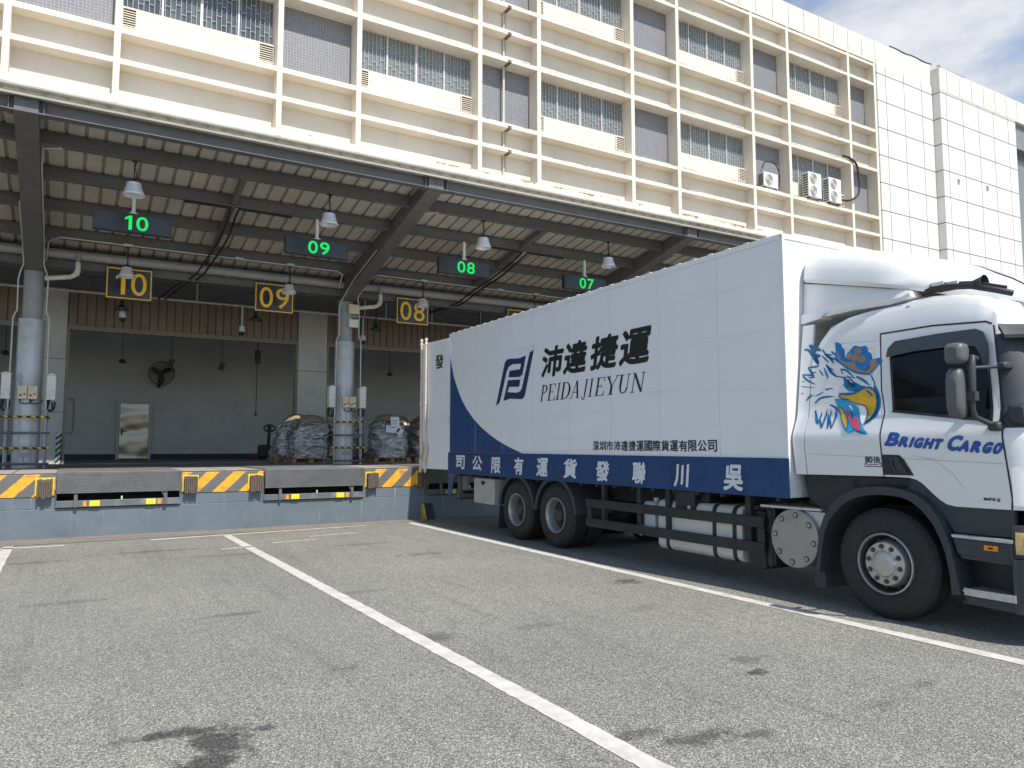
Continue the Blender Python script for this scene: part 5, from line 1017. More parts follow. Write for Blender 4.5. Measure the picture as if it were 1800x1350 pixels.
q = MB(); put_text(q, '發', lambda a, b, l=0: dr(a, .0145+l, b), .56, .20, 3.31, 3.62, .008); q.build('lettering', MAT['ink'], door, norm=False)

# --- chassis and running gear
q = MB()
for u in (.80, 1.62): q.box(u, u+.08, -2.1, 8.7, .78, 1.03)
for y in (-1.8, -.2, 1.2, 2.6, 4.0, 5.4, 6.7, 8.2): q.box(.88, 1.62, y-.06, y+.06, .82, .98)
for i in range(20): q.box(.10, 2.40, .25+i*.43, .31+i*.43, 1.03, 1.084)
for y in (-1.03, 4.78, 6.06): q.cyl((.4, y, .52), (2.1, y, .52), .09, n=14); q.lathe([(0,-.25),(.16,-.22),(.24,0),(.16,.22),(0,.25)], (1.25, y, .52), 'x', 16) if y > 0 else None
q.box(.70, 1.8, 7.3, 8.3, .55, .8); q.box(.1, 2.4, 8.55, 8.68, .55, .72)
q.build('chassis', MAT['chassis'], trk)
q = MB(); q.tube([(.05, 8.5, .62), (2.45, 8.5, .62)], .05, 10); q.box(.08, .16, 8.48, 8.56, .66, 1.08); q.build('under_run_bar', MAT['steel'], trk)
q = MB(); q.prism([(8.62, .70), (9.0, .72), (9.02, 1.08), (8.62, 1.08)], lambda a, b, d: (d, a, b), .35, .38); q.build('rear_flap', M('pale_flap', (.36,.35,.33), .8, 0., .15, 5.), trk)
TY = [(.29,.255),(.43,.25),(.485,.235),(.515,.20),(.525,.15),(.525,-.05),(.515,-.09),(.485,-.12),(.43,-.135),(.29,-.135)]
def tyre(mb, u, y, s=1, zc=.524, wd=.30):
    prof = [(.288, .02), (.31, .0), (.345, -.012), (.43, -.016), (.475, -.006), (.497, .015), (.505, .03), (.524, .045)]
    out = prof + [(.524, wd-.045), (.505, wd-.03), (.475, wd), (.40, wd+.01), (.288, wd-.02)]
    mb.lathe([(r, u + s*h) for r, h in out], (0, y, zc), 'x', 56)
    for k in range(4):                                                  # tread grooves and shoulder blocks
        h = .075 + (wd-.15)*k/3
        mb.lathe([(.5255, u+s*(h-.008)), (.5255, u+s*(h+.008))], (0, y, zc), 'x', 56, 1)
    for k in range(56):
        a = 2*math.pi*k/56; c_, s_ = math.cos(a), math.sin(a)
        mb.obox((u+s*.03, y+.512*c_, zc+.512*s_), (u+s*.07, y+.522*c_, zc+.522*s_), .018, .012, up=(0, c_, s_))
def wheel_front(u, y, s, name='wheel'):
    q = MB(); q.lathe([(.0, 0), (.001, 0)], (u, y, .524), 'x', 3) if False else None
    tyre(q, u, y, s); w_ = q.build('front_wheel', [MAT['tyre'], MAT['trim_d']], trk, smooth=40)
    q = MB(); S = lambda pr: [(r, u+s*h) for r, h in pr]
    q.lathe(S([(.292, .015), (.288, -.012), (.279, -.016), (.270, .0), (.266, .05), (.262, .13), (.250, .145), (.240, .12), (.207, .005), (.203, -.006), (.198, -.012), (.128, -.018)]), (0, y, .524), 'x', 48, seg=[0,0,0,1,1,1,1,2,0,0,0])
    q.lathe(S([(.128, -.018), (.118, -.034), (.110, -.040), (.05, -.043), (0, -.043)]), (0, y, .524), 'x', 32)
    q.build('rim', [MAT['rimhub'], MAT['rim_in'], MAT['rim']], w_, smooth=35)
    for k in range(10):
        a = 2*math.pi*(k+.3)/10; yy, zz = y+.164*math.cos(a), .524+.164*math.sin(a)
        q = MB(); q.cyl((u-s*.010, yy, zz), (u-s*.022, yy, zz), .025, n=14); q.cyl((u-s*.022, yy, zz), (u-s*.046, yy, zz), .018, .015, n=6); q.build('wheel_nut', MAT['nut'], w_)
        a = 2*math.pi*(k+.8)/10; yy, zz = y+.226*math.cos(a), .524+.226*math.sin(a)
        q = MB(); q.cyl((u+s*.055, yy, zz), (u+s*.10, yy, zz), .027, n=14); q.build('vent_hole', MAT['slot'], w_)
def wheel_rear(u, y, s):
    q = MB(); tyre(q, u, y, s); tyre(q, u+s*.335, y, s); w_ = q.build('rear_wheel', [MAT['tyre'], MAT['trim_d']], trk, smooth=40)
    q = MB(); S = lambda pr: [(r, u+s*h) for r, h in pr]
    q.lathe(S([(.29, .015), (.288, -.012), (.276, -.014), (.262, .0), (.25, .04), (.245, .15), (.225, .19), (.19, .20), (.13, .195), (.12, .16)]), (0, y, .524), 'x', 44, seg=[0,0,0,0,0,1,1,1,1])
    q.build('rim', [MAT['rim'], MAT['rim_in']], w_, smooth=35)
    q = MB(); q.lathe(S([(.12, .17), (.115, .06), (.10, .04), (.06, .03), (0, .03)]), (0, y, .524), 'x', 28)
    for k in range(10):
        a = 2*math.pi*k/10; yy, zz = y+.155*math.cos(a), .524+.155*math.sin(a); q.cyl((u+s*.19, yy, zz), (u+s*.13, yy, zz), .018, n=8)
    q.build('hub', MAT['trim'], w_, smooth=40)
    for k in range(8):
        q = MB(); a = 2*math.pi*(k+.4)/8; yy, zz = y+.212*math.cos(a), .524+.212*math.sin(a); q.cyl((u+s*.185, yy, zz), (u+s*.205, yy, zz), .034, n=12); q.build('vent_hole', MAT['slot'], w_)
for u, s in ((.05, 1), (WB-.05, -1)):
    wheel_front(u, -1.03, s); wheel_rear(u, 4.79, s); wheel_rear(u, 6.06, s)
# rear mudguards
def arc(y, r, a0, a1, n=16): return [(y + r*math.cos(R(a0+(a1-a0)*k/n)), .524 + r*math.sin(R(a0+(a1-a0)*k/n))) for k in range(n+1)]
for u0, u1 in ((.04, .72), (WB-.72, WB-.04)):
    for y in (4.79, 6.06):
        q = MB(); o = arc(y, .625, 5, 175); i_ = arc(y, .60, 175, 5); q.prism(o + i_, lambda a, b, d: (d, a, b), u0, u1)
        o = arc(y, .635, 5, 175); i_ = arc(y, .565, 175, 5); q.prism(o + i_, lambda a, b, d: (d, a, b), *((u0-.015, u0+.01) if u0 < 1 else (u1-.01, u1+.015)))
        q.build('mudguard', MAT['trim'], trk)
    q = MB(); q.prism([(6.70, .55), (6.73, .55), (6.80, .12), (6.77, .12)], lambda a, b, d: (d, a, b), u0+.02, u1-.05); q.build('mud_flap', MAT['trim'], trk)
q = MB(); q.box(.06, .62, 6.93, 7.78, .54, 1.02); tb = q.build('tool_box', MAT['toolbox'], trk, bevel=.015)
q = MB(); q.tube([(.045, 7.40, .93), (.035, 7.36, .90), (.035, 7.33, .93)], .01); q.box(.045, .06, 7.3, 7.44, .92, .97); q.build('latch', MAT['trim_d'], tb)
# side guard
for u in (.05, WB-.09):
    q = MB()
    for z0, z1 in ((.72, .845), (.43, .555)): q.box(u, u+.035, .46, 3.94, z0, z1)
    for y in (.50, 3.86): q.box(u+.002, u+.033, y-.05, y+.05, .56, .715)
    for y in (.72, 2.12, 2.72, 3.55): q.box(u+.04, u+.11, y-.04, y+.04, .44, 1.084)
    q.build('side_guard', MAT['chassis'], trk, bevel=.006)
# tanks
def rtank(name, y0, y1, u0, u1, z0, z1, mat_, r=.10):
    pr = []; 
    for cx, cz, a0 in ((u1-r, z1-r, 0), (u0+r, z1-r, 90), (u0+r, z0+r, 180), (u1-r, z0+r, 270)):
        for k in range(6): a = R(a0+90*k/5); pr.append((cx + r*math.cos(a), cz + r*math.sin(a)))
    q = MB(); q.prism(pr, lambda a, b, d: (a, d, b), y0, y1); return q.build(name, mat_, trk, smooth=35, bevel=.015), pr
ft, pr = rtank('fuel_tank', .86, 2.36, .13, .72, .27, .93, MAT['tank'])
for y in (2.16, 1.30, .97):
    q = MB(); cx = .425; cz = .60
    q.prism([(cx + (a-cx)*1.025, cz + (b-cz)*1.025) for a, b in pr], lambda a, b, d: (a, d, b), y-.03, y+.03); q.build('strap', MAT['trim_d'], ft, smooth=35)
q = MB(); q.box(.2, .7, 1.45, 2.0, .935, 1.06); q.box(.11, .2, 1.62, 1.98, .80, 1.06); q.build('tank_bracket', MAT['trim_d'], ft)
q = MB(); q.cyl((.16, 1.72, .86), (.10, 1.72, .86), .03, n=10); q.build('tank_cap', MAT['silver'], ft)
wt, _ = rtank('water_tank', 2.46, 2.70, .16, .48, .40, .88, M('pale_tank', (.50,.55,.58), .4), .05)
q = MB(); q.cyl((.30, 2.58, .88), (.30, 2.58, .93), .04, n=12); q.tube([(.16, 2.66, .50), (.10, 2.66, .50), (.08, 2.66, .48), (.08, 2.66, .42)], .018); q.tube([(.11, 2.60, .53), (.11, 2.72, .55)], .012); q.build('tap', MAT['whitebox'], wt, smooth=50)
# silencer with its round end facing out
q = MB(); q.cyl((.05, .035, .65), (.95, .035, .65), .315, n=48); sil = q.build('silencer', MAT['silencer'], trk, smooth=40, bevel=.012)
for k in range(8):
    a = 2*math.pi*(k+.15)/8; yy, zz = .035+.255*math.cos(a), .65+.255*math.sin(a)
    q = MB(); q.cyl((.048, yy, zz), (.0475, yy, zz), .034, n=16, m=0); q.cyl((.0475, yy, zz), (.041, yy, zz), .022, n=12, m=1)
    q.build('silencer_bolt', [MAT['trim'], MAT['silencer']], sil)
q = MB(); q.box(.14, .9, .37, .50, .30, .98); q.box(.16, .9, .53, .78, .24, .90); q.box(.12, .16, .40, .47, .28, .93); q.build('battery_case', MAT['trim_d'], trk, bevel=.03, seg=3)
q = MB(); q.prism([(.50, .985), (-.30, .99), (-.32, .965), (.50, .96)], lambda a, b, d: (d, a, b), .06, .75); q.box(.10, .14, -.34, .0, .76, .95); q.build('foot_plate', MAT['silver'], trk)
q = MB(); q.box(.30, 2.2, -.15, .02, 1.0, 1.6); q.build('cab_rear_frame', MAT['chassis'], trk)

# --- cab
US = [(.20,.10), (1.10,.085), (1.36,.065), (1.70,.028), (1.745,.030), (1.80,.045), (1.97,.115), (2.10,.135), (2.62,.200), (2.78,.217), (2.95,.24)]
def uside(z):
    if z <= US[0][0]: return US[0][1]
    for (z0, u0), (z1, u1) in zip(US[:-1], US[1:]):
        if z <= z1: return u0 + (u1-u0)*(z-z0)/(z1-z0)
    return US[-1][1] + (z - US[-1][0])*.35
def zroof(y):
    P = [(-.16,2.66), (-.22,2.80), (-.34,2.96), (-.57,3.04), (-.80,3.07), (-1.15,3.09), (-1.44,3.10), (-1.76,3.06), (-2.0,2.98), (-2.17,2.87), (-2.32,2.74), (-2.6,2.5)]
    for (y0, z0), (y1, z1) in zip(P[:-1], P[1:]):
        if y >= y1: return z0 + (z1-z0)*(min(y, y0)-y0)/(y1-y0)
    return P[-1][1]
def zbot(y):
    P = [(0,1.345), (-1.04,1.355), (-1.30,1.352), (-1.37,1.337), (-1.43,1.300), (-1.51,1.222), (-1.58,1.160), (-1.64,1.126), (-1.72,1.112), (-2.6,1.118)]
    for (y0, z0), (y1, z1) in zip(P[:-1], P[1:]):
        if y >= y1: return z0 + (z1-z0)*(y-y0)/(y1-y0)
    return P[-1][1]
YS = [-.16, -.19, -.24, -.34, -.46, -.57, -.80, -1.04, -1.15, -1.30, -1.37, -1.43, -1.51, -1.58, -1.64, -1.72, -1.9, -2.04, -2.13, -2.20, -2.28, -2.36, -2.44, -2.50]
def section(y):
    zr = zroof(y); zb = zbot(y); zs = [zb, 1.40, 1.55, 1.70, 1.745, 1.80, 1.97, 2.10, 2.35, 2.62]
    f = max(0, (-y - 2.16))/.34; ins = .26*f**2.0
    pts = []
    for z in zs:
        z = min(max(z, zb), zr-.02); lean = .30*max(0, z-1.80)*min(1, max(0, (-y-2.0))/.5)
        pts.append((uside(z)+ins, y + lean, z))
    h = max(.02, zr - 2.62)
    for du, k in ((.018, .34), (.04, .72), (.085, .89), (.17, .965), (.42, 1.0)):
        z = 2.62 + h*k if zr > 2.66 else zr - .02 + .02*k
        lean = .30*max(0, z-1.80)*min(1, max(0, (-y-2.0))/.5)
        pts.append((uside(2.62)+ins+du, y+lean, z))
    half = pts; other = [(WB - a, b, c) for a, b, c in reversed(half)]
    return half + [(WB/2, half[-1][1], half[-1][2]+.008)] + other
secs = [section(y) for y in YS]
q = MB()
def cm(i, j):
    y = YS[i]; n = len(secs[0]); jj = min(j, n-2-j)
    if i >= len(YS)-6 and 5 <= jj <= 8: return 1                       # dark pillar trim beside the windscreen
    return 0
q.grid(secs, cm)
ns = len(secs[0])
last = secs[-1]
# front face: strips across between left and right points
half = ns//2
for j in range(half-1):
    a, b, c, d = last[j], last[j+1], last[ns-2-j], last[ns-1-j]
    def bl(p, r, k): 
        f = k/8; return (p[0]+(r[0]-p[0])*f, p[1]+(r[1]-p[1])*f - .16*math.sin(math.pi*f)**.8, p[2]+(r[2]-p[2])*f)
    q.grid([[bl(a, d, k) for k in range(9)], [bl(b, c, k) for k in range(9)]], 2 if 6 <= j <= 9 else 0)
f0 = secs[0]
for j in range(half-1): q.add([f0[j], f0[j+1], f0[ns-2-j], f0[ns-1-j]], [(0,1,2,3)])
for i in range(len(YS)-1):
    q.add([secs[i][0], secs[i][-1], secs[i+1][-1], secs[i+1][0]], [(0,1,2,3)], 3)
cab_body = q.build('cab', [MAT['cabwhite'], MAT['trim'], MAT['tglass'], MAT['chassis']], trk, smooth=32)
# helper: a flat outline laid on the cab side, d in front of it
def cabside(name, polys, mat_, d, parent, thick=0.0, uf=None):
    bm = bmesh.new()
    for p in polys:
        try: bm.faces.new([bm.verts.new((0, a, b)) for a, b in p])
        except ValueError: pass
    bmesh.ops.triangulate(bm, faces=bm.faces)
    for z in (1.36, 1.55, 1.70, 1.745, 1.80, 1.97, 2.10, 2.62, 2.78):
        bmesh.ops.bisect_plane(bm, geom=bm.verts[:] + bm.edges[:] + bm.faces[:], plane_co=(0,0,z), plane_no=(0,0,1))
    for v in bm.verts:
        u = (uf or uside)(v.co.z)
        if v.co.y < -2.16: u += .26*((-v.co.y-2.16)/.34)**2
        v.co.x = u - d
        
    me = bpy.data.meshes.new(name); bm.to_mesh(me); bm.free(); me.materials.append(mat_)
    o = bpy.data.objects.new(name, me); COL.objects.link(o); o.parent = parent; ORG[o] = ORG[parent]
    if thick:
        md = o.modifiers.new('thick', 'SOLIDIFY'); md.thickness = thick; md.offset = 0
    return o
def ribbon(pts, w_):
    out = []
    for i in range(len(pts)-1):
        a, b = Vector((*pts[i], 0)), Vector((*pts[i+1], 0)); n_ = Vector((-(b-a).y, (b-a).x, 0)).normalized()*w_/2; e = (b-a).normalized()*w_*.3
        out.append([tuple((a-n_-e)[:2]), tuple((b-n_+e)[:2]), tuple((b+n_+e)[:2]), tuple((a+n_-e)[:2])])
    return out
# door outline seams
seam = ribbon([(-1.045, 1.36), (-1.045, 2.0), (-1.0, 2.2), (-.965, 2.76)], .013) + ribbon([(-.965, 2.765), (-1.5, 2.775), (-1.98, 2.745), (-2.03, 2.72)], .016) + ribbon([(-2.05, 2.70), (-2.12, 2.1), (-2.165, 1.78), (-2.195, 1.2), (-2.185, 1.12)], .014)
cabside('door_seam', seam, MAT['trim_d'], .003, cab_body)
cabside('panel_crease', ribbon([(-.30, 2.205), (-.45, 2.62), (-.52, 2.72), (-.95, 2.70)], .006) + ribbon([(-.5, 2.66), (-.91, 2.63)], .006) + ribbon([(-.905, 2.63), (-.89, 2.25), (-.90, 2.02)], .006) + ribbon([(-.2, 1.565), (-2.15, 1.50)], .006) + ribbon([(-1.36, 1.56), (-1.55, 1.53), (-1.72, 1.40), (-1.80, 1.28)], .006), M('crease_grey', (.52,.53,.55), .4), .0025, cab_body)
WIN = [(-1.145,1.985), (-1.09,2.50), (-1.10,2.575), (-1.18,2.635), (-1.58,2.655), (-1.90,2.655), (-1.965,2.63), (-2.0,2.54), (-2.01,2.36), (-2.065,1.865)]
wn = cabside('side_window', [WIN], MAT['tglass'], .005, cab_body, .004)
fr = []
for i in range(len(WIN)):
    fr += ribbon([WIN[i], WIN[(i+1) % len(WIN)]], .026)
cabside('window_seal', fr, MAT['trim_d'], .009, wn)
cabside('wind_deflector', [[(-1.065,2.515), (-1.08,2.60), (-1.15,2.665), (-1.58,2.685), (-1.92,2.685), (-1.985,2.65), (-2.03,2.52), (-2.035,2.30), (-1.99,2.36), (-1.965,2.45), (-1.92,2.525), (-1.80,2.55), (-1.35,2.545)]], MAT['visor'], .045, wn, .01, lambda z: uside(z))
cabside('sill_seal', [[(-1.12,1.975), (-1.14,1.995), (-2.06,1.875), (-2.06,1.855)]], MAT['trim_d'], .012, wn)
q = MB()
q.box(.16, .5, -1.9, -1.7, 1.9, 2.2); q.build('dashboard', MAT['trim_d'], cab_body)
cabside('door_handle', [[(-1.05,1.565), (-1.225,1.562), (-1.27,1.52), (-1.35,1.375), (-1.05,1.372)]], MAT['trim_d'], .006, cab_body, .01)
cabside('door_grip', [[(-1.13,1.545), (-1.16,1.545), (-1.165,1.47), (-1.20,1.40), (-1.17,1.40), (-1.14,1.46)], [(-1.16,1.548), (-1.22,1.545), (-1.30,1.40), (-1.20,1.40), (-1.19,1.47)]], MAT['trim'], .018, cab_body, .012)
def band_text(s, a0, a1, b0, b1, slope=0., bold=0., ital=0., d=.004):
    vs, fs = text_geo(s); bm = bmesh.new()
    for k, (dx, dy) in enumerate(ring(bold)):
        V = []
        for x, y in vs:
            z = b0 + bold + (b1-b0-2*bold)*y + dy; yy = a0 - bold + (a1-a0+2*bold)*x + dx - ital*(z-b0); z += slope*(yy-a0)
            V.append(bm.verts.new((uside(z) - d - .00012*k, yy, z)))
        for f in fs:
            try: bm.faces.new([V[i] for i in f])
            except ValueError: pass
    return bm
def join_text(name, parts, mat_, parent):
    tot = bmesh.new()
    for b_ in parts:
        me = bpy.data.meshes.new('t'); b_.to_mesh(me); b_.free(); tot.from_mesh(me); bpy.data.meshes.remove(me)
    me = bpy.data.meshes.new(name); tot.to_mesh(me); tot.free(); me.materials.append(mat_)
    o = bpy.data.objects.new(name, me); COL.objects.link(o); o.parent = parent; ORG[o] = ORG[parent]; return o
sl = .072
bt = []
for ch, a0, a1, b1 in (('B',-1.078,-1.212,.136), ('R',-1.217,-1.314,.104), ('I',-1.323,-1.354,.104), ('G',-1.362,-1.450,.104), ('H',-1.459,-1.544,.104), ('T',-1.546,-1.624,.104), ('C',-1.668,-1.784,.146), ('A',-1.777,-1.871,.106), ('R',-1.880,-1.966,.106), ('G',-1.974,-2.052,.106), ('O',-2.060,-2.134,.106)):
    b0 = 1.650 + sl*(a0+1.085); bt.append(band_text(ch, a0, a1, b0, b0+b1, sl, .0105, .50))
join_text('lettering', bt, MAT['letblue'], cab_body)
join_text('badge', [band_text('80', -.862, -.943, 1.482, 1.548, 0, .0022), band_text('後', -.948, -1.030, 1.482, 1.550, 0, .0008)], MAT['ink'], cab_body)
cabside('badge_bracket', ribbon([(-.875,1.478), (-.858,1.478), (-.858,1.448), (-1.03,1.448), (-1.03,1.478), (-1.012,1.478)], .007) + ribbon([(-.885,1.468), (-1.0,1.468)], .006), MAT['ink'], .005, cab_body)
join_text('badge', [band_text('euro', -1.962, -2.063, 1.182, 1.207, 0, .0025), band_text('5', -2.072, -2.10, 1.178, 1.207, 0, .002)], MAT['trim'], cab_body)
# eagle painted on the cab
EG = DEC['eagle']
def chaikin(p_, k=2):
    for _ in range(k):
        o = []
        for i in range(len(p_)):
            (x0, y0), (x1, y1) = p_[i], p_[(i+1) % len(p_)]; o += [(x0*.75+x1*.25, y0*.75+y1*.25), (x0*.25+x1*.75, y0*.25+y1*.75)]
        p_ = o
    return p_
for nm in ('crown_blue', 'yellow', 'pupil', 'over_dark', 'over_yellow', 'red', 'white', 'cyan'): EG[nm] = [chaikin(q_, 1) for q_ in EG[nm]]
def outline(ps, w_): return [s_ for p_ in ps for s_ in ribbon(p_ + [p_[0]], w_)]
cabside('eagle_painting', outline(EG['yellow'], .011), MAT['eagblue'], .0163, cab_body); cabside('eagle_painting', outline(EG['over_yellow'], .008), MAT['eagblue'], .0166, cab_body)
for k, (nm, mt) in enumerate((('dark', 'eagblue'), ('crown_blue', 'eagmid'), ('crown_brown', 'eagbrown'), ('crown_edge', 'eagblue'), ('cyan', 'eagcyan'), ('yellow', 'eagyel'), ('over_dark', 'eagblue'), ('over_yellow', 'eagyel'), ('red', 'eagred'), ('white', 'eagwhite'), ('pupil', 'eagdark'))):
    cabside('eagle_painting', EG[nm], MAT[mt], .0035 + .0012*k, cab_body)
# side flap closing the gap to the box
q = MB(); rows = []
for y in (-.005, -.148): rows.append([(uside(z), y, z) for z in (1.345, 1.55, 1.70, 1.745, 1.80, 1.97, 2.10, 2.35, 2.62, 2.98)])
rows = [rows[0], rows[1], [(u+.03, y, z) for u, y, z in rows[1]], [(u+.03, y, z) for u, y, z in rows[0]], rows[0]]
q.grid(rows); q.add([rows[k][-1] for k in range(4)], [(0,1,2,3)]); q.add([rows[k][0] for k in range(4)], [(0,1,2,3)]); q.build('side_flap', MAT['cabwhite'], trk, smooth=32)
# roof air deflector
def dz(y):
    P = [(.03,3.72), (-.03,3.84), (-.20,3.855), (-.64,3.75), (-1.02,3.625), (-1.48,3.44), (-1.80,3.26), (-2.08,3.06), (-2.2,2.96)]
    for (y0, z0), (y1, z1) in zip(P[:-1], P[1:]):
        if y >= y1: return z0 + (z1-z0)*(min(y, y0)-y0)/(y1-y0)
    return P[-1][1]
def dzb(y): return max(3.46 + y*.245 + .02, 2.9) if y > -1.25 else 3.17 + (y+1.25)*.28
rows = []
for y in (.0, -.03, -.10, -.2, -.42, -.64, -.85, -1.02, -1.25, -1.48, -1.64, -1.80, -1.95, -2.08):
    t = dz(y); b = min(dzb(y), t-.02); h = t-b; e_ = min(1, max(0, (-y-1.12)/.5)); u0 = .26 + .42*e_*e_*(3-2*e_) + .12*max(0, -y-1.6) + (.03 if y > -.02 else 0)
    hp = [(u0+.03, b), (u0, b+h*.10), (u0+.015, b+h*.38), (u0+.05, b+h*.62), (u0+.11, b+h*.82), (u0+.22, b+h*.95), (u0+.42, t), (u0+.75, t+.01)]
    rows.append([(a, y, z) for a, z in hp] + [(WB/2, y, t+.015)] + [(WB-a, y, z) for a, z in reversed(hp)])
q = MB(); q.grid(rows); r0 = rows[0]; k = len(r0)
for j in range(k//2): q.add([r0[j], r0[j+1], r0[k-2-j], r0[k-1-j]], [(0,1,2,3)])
dfl = q.build('air_deflector', MAT['cabwhite'], trk, smooth=40)
q = MB(); rows = []
for y, zt, zb_ in ((.02, 3.47, 3.02), (-.10, 3.445, 3.08), (-.3, 3.40, 3.085), (-.62, 3.325, 3.10), (-1.02, 3.225, 3.09), (-1.16, 3.19, 3.11), (-1.24, 3.165, 3.14)):
    rows.append([(.32, y, zt), (.31, y, zt-.3*(zt-zb_)), (.285, y, zb_+.06*(zt-zb_)), (.30, y, zb_-.03), (WB-.30, y, zb_-.03), (WB-.285, y, zb_), (WB-.32, y, zt)])
q.grid(rows, close=True); q.add(rows[0], [tuple(range(7))]); q.add(rows[-1], [tuple(range(7))]); q.build('deflector_collar', MAT['cabwhite'], dfl, smooth=40)
q = MB(); q.prism([(.03, 3.0), (-.22, 3.03), (-.30, 3.09), (-.2, 3.12), (.03, 3.11)], lambda a, b, d: (d, a, b), .255, .45); q.build('collar_foot', MAT['cabwhite'], dfl, bevel=.01)
# roof bar, horn and aerial
q = MB(); q.tube([(.45, -1.27, 3.15), (.43, -1.5, 3.165), (.43, -1.75, 3.13), (.47, -1.95, 3.06), (.55, -2.05, 3.02)], .030, 10); q.tube([(.50, -1.2, 3.17), (.48, -1.5, 3.20), (.48, -1.75, 3.165), (.55, -2.0, 3.08)], .02, 8)
q.box(.43, .53, -1.50, -1.36, 3.18, 3.215); q.build('roof_rail', MAT['trim_d'], trk, smooth=50)
q = MB(); q.lathe([(0, .44), (.018, .42), (.02, .25), (.032, .12), (.062, .02), (.075, 0), (.066, .0), (.03, .10), (0, .12)], (.46, -1.86, 3.145), 'y', 20); q.build('air_horn', MAT['trim_d'], trk, smooth=40)
q = MB(); q.box(.42, .50, -1.50, -1.38, 3.19, 3.225); q.box(.44, .50, -1.62, -1.52, 3.175, 3.21); q.build('roof_light', MAT['whitebox'], trk)
q = MB(); q.tube([(.5, -1.28, 3.22), (.45, -1.16, 3.24), (.42, -1.10, 3.32)], .006); q.build('aerial', MAT['cable'], trk)
cabside('gutter_trim', ribbon([(-1.22,3.0), (-1.25,3.005)], .01), MAT['trim_d'], .0, cab_body)
# sun visor over the windscreen
rows = []
for f in [k/10 for k in range(11)]:
    u = .14 + (WB-.28)*f; e = math.sin(math.pi*f)**.5; y0 = -2.12 - .20*e; rows.append([(u, y0, 2.70), (u, y0-.20*e-.05, 2.60), (u, y0-.18*e-.05, 2.57), (u, y0, 2.655)])
q = MB(); q.grid(rows, close=True); q.add(rows[0], [(0,1,2,3)]); q.add(rows[-1], [(0,1,2,3)]); q.build('sun_visor', MAT['trim'], trk, smooth=40)
# mirrors
def rounded(name, y0, y1, z0, z1, u0, u1, mat_, parent, tilt=0):
    rows = []
    for t, s in ((0, .55), (.12, .86), (.35, 1.0), (.75, 1.0), (.93, .93), (1., .8)):
        u = u0 + (u1-u0)*t; row = []
        for k in range(24):
            a = 2*math.pi*k/24; c_, s_ = math.cos(a), math.sin(a); p = 4.5; r = 1/((abs(c_)**p+abs(s_)**p)**(1/p))
            zz = (z0+z1)/2 + (z1-z0)/2*s_*r*s; row.append((u + tilt*(zz-z0), (y0+y1)/2 + (y1-y0)/2*c_*r*s, zz))
        rows.append(row)
    q = MB(); q.grid(rows, close=True); q.add(rows[0], [tuple(range(24))]); q.add(rows[-1], [tuple(range(24))])
    return q.build(name, mat_, parent, smooth=50)
for sgn in (1, -1):
    X = lambda u: u if sgn == 1 else WB - u
    q = MB(); q.tube([(X(-.02), -2.02, 2.40), (X(-.12), -2.03, 2.40), (X(-.14), -2.035, 2.34), (X(-.14), -2.03, 2.06), (X(-.13), -2.02, 1.96), (X(-.10), -2.03, 1.89), (X(-.02), -2.09, 1.84), (X(.06), -2.12, 1.82)], [.018, .03, .034, .03, .024, .022, .022, .024], 12)
    q.tube([(X(-.14), -2.04, 2.31), (X(-.05), -2.10, 2.315), (X(.16), -2.13, 2.33)], .016, 10)
    q.box(min(X(-.17), X(-.11)), max(X(-.17), X(-.11)), -2.07, -1.99, 2.03, 2.11)
    arm = q.build('mirror_arm', MAT['trim'], trk, smooth=50)
    rounded('mirror', -1.995, -1.855, 1.885, 2.315, X(-.26), X(-.12), M('mirror_shell', (.095,.098,.10), .42, 0., .06) if sgn == 1 else bpy.data.materials['mirror_shell'], arm)
    rounded('mirror', -2.02, -1.855, 2.345, 2.53, X(-.26), X(-.12), bpy.data.materials['mirror_shell'], arm)
    rounded('mirror_foot', -2.18, -2.06, 1.775, 1.855, X(-.02), X(.10), MAT['trim'], arm)
    rounded('mirror_foot', -2.20, -2.11, 2.30, 2.365, X(.08), X(.20), MAT['trim'], arm)
    rounded('front_mirror', -2.38, -2.20, 1.83, 2.01, X(.02), X(.18), MAT['trim'], trk)
# corner panel, headlamp, bumper
def wrapu(y): return .075 + (.26*((-y-2.16)/.34)**2 if y < -2.16 else 0)
def corner(name, y0, y1, z0, z1, mat_, out=0.0, n=10, parent=None):
    rows = []
    for i in range(n+1):
        y = y0 + (y1-y0)*i/n; u = wrapu(y) - out; rows.append([(u, y, z0), (u-.008, y, (z0+z1)/2), (u, y, z1), (u+.08, y, z1), (u+.08, y, z0)])
    q = MB(); q.grid(rows, close=True); q.add(rows[0], [tuple(range(5))]); q.add(rows[-1], [tuple(range(5))])
    return q.build(name, mat_, parent or trk, smooth=40)
corner('corner_panel', -2.205, -2.52, 1.15, 1.775, MAT['cabwhite'], .012)
corner('headlamp', -2.215, -2.5, .755, .935, MAT['lens'], .03)
q = MB(); q.box(.08, WB-.08, -2.62, -2.4, .80, 1.14); q.box(.30, WB-.30, -2.66, -2.5, 1.14, 1.82); q.build('front_grille', MAT['cabwhite'], trk, bevel=.03)
corner('bumper', -2.19, -2.54, .27, .715, MAT['trim'], .035)
corner('headlamp_surround', -2.185, -2.53, .72, .99, MAT['trim'], .012)
q = MB(); q.box(.35, WB-.35, -2.70, -2.45, .27, .98); q.build('front_bumper', MAT['trim'], trk, bevel=.04, seg=3)
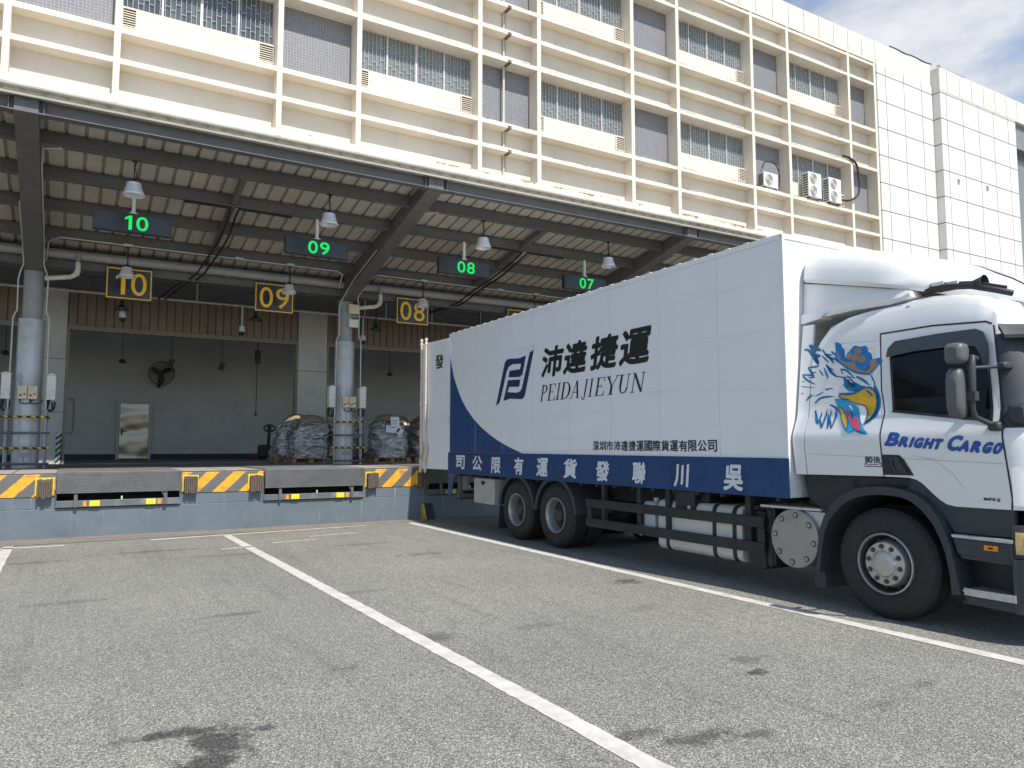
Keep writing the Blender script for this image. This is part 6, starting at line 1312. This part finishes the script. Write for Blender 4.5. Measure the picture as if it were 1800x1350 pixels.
# step well and wheel arch
q = MB(); q.prism([(-1.60, .99), (-1.76, .30), (-2.19, .30), (-2.19, 1.14), (-1.70, 1.13), (-1.58, 1.17)], side(0), -.32, -.28); q.box(.10, .30, -2.19, -1.73, .27, .305); q.build('step_well', MAT['trim_d'], trk)
q = MB(); q.prism([(-1.28, 1.36), (-1.37, 1.345), (-1.43, 1.308), (-1.51, 1.23), (-1.58, 1.168), (-1.64, 1.132), (-1.72, 1.118), (-2.19, 1.122), (-2.19, .88), (-1.68, .88), (-1.60, 1.0), (-1.45, 1.17), (-1.25, 1.24)], side(0), -.16, -.10); q.build('sill_panel', MAT['trim'], trk, bevel=.008)
q = MB(); q.prism([(-1.69, .842), (-2.19, .838), (-2.19, .69), (-1.735, .70)], side(0), -.25, -.045); q.prism([(-1.74, .71), (-2.19, .70), (-2.19, .655), (-1.75, .665)], side(0), -.22, -.06); q.build('step_frame', MAT['trim'], trk, bevel=.01)
q = MB(); q.prism([(-1.685, .872), (-2.195, .870), (-2.195, .838), (-1.69, .844)], side(0), -.27, -.035); q.build('upper_step', MAT['silver'], trk, bevel=.006)
q = MB(); q.box(.05, .30, -2.20, -1.76, .385, .40)
for i in range(8): q.box(.045, .30, -2.20+.055*i, -2.19+.055*i, .40, .418)
q.prism([(.055, -2.205), (.055, -1.80), (.09, -1.75), (.035, -1.78), (.02, -1.85), (.02, -2.205)], lambda a, b, d: (a, b, d), .36, .42)
q.build('lower_step', MAT['silver'], trk)
q = MB(); q.prism([(-1.76, .355), (-2.2, .36), (-2.2, .27), (-1.80, .28)], side(0), -.25, -.05); q.build('step_frame', MAT['trim'], trk, bevel=.012)
q = MB(); q.box(.035, .045, -2.078, -1.966, .762, .806, 0); q.box(.032, .036, -2.04, -2.0, .775, .792, 1); q.build('side_marker', [MAT['amber'], MAT['trim_d']], trk)
fo = [(-.245,.34), (-.275,.62), (-.305,.80), (-.36,.93), (-.425,1.03), (-.51,1.115), (-.60,1.18), (-.72,1.23), (-.86,1.262), (-1.0,1.272), (-1.13,1.268), (-1.26,1.25), (-1.385,1.215), (-1.49,1.14), (-1.585,1.03), (-1.645,.90), (-1.69,.765), (-1.73,.56), (-1.765,.355)]
fi = [(-.30,.34), (-.335,.60), (-.37,.75), (-.42,.865), (-.49,.95), (-.57,1.035), (-.66,1.095), (-.76,1.14), (-.88,1.168), (-1.0,1.18), (-1.13,1.178), (-1.24,1.165), (-1.33,1.135), (-1.43,1.06), (-1.525,.95), (-1.59,.82), (-1.635,.69), (-1.662,.52), (-1.675,.345)]
for u0, u1, u2 in ((.03, .12, .66), (WB-.03, WB-.12, WB-.66)):
    rows = []
    for (a, b), (c, d) in zip(fo, fi): rows.append([(u1+.0, a, b), (u0, a*.5+c*.5+(a-c)*.35, b*.5+d*.5+(b-d)*.35), (u0, c, d), (u2, c, d), (u2, a, b)])
    q = MB(); q.grid(rows, close=True); q.add(rows[0], [tuple(range(5))]); q.add(rows[-1], [tuple(range(5))]); q.build('wheel_arch', MAT['trim'], trk, smooth=45)
    q = MB(); q.prism([(-.20, .40), (-.29, .44), (-.30, .17), (-.20, .16), (-.15, .20)], lambda a, b, d: (d, a, b), min(u1, u2), max(u1, u2)); q.build('mud_flap', MAT['trim'], trk)
    q = MB(); q.prism([(-.05, 1.34), (-1.34, 1.34), (-1.42, 1.27), (-1.0, 1.26), (-.6, 1.17), (-.43, 1.02), (-.32, .95), (-.10, 1.1)], lambda a, b, d: (d, a, b), *((.14, .5) if u0 < 1 else (WB-.5, WB-.14))); q.build('arch_infill', MAT['trim_d'], trk)
q = MB(); q.tube([(.12, -.66, 1.30), (.10, -.70, 1.23), (.10, -.73, 1.26)], .006); q.build('clip', MAT['cable'], trk)
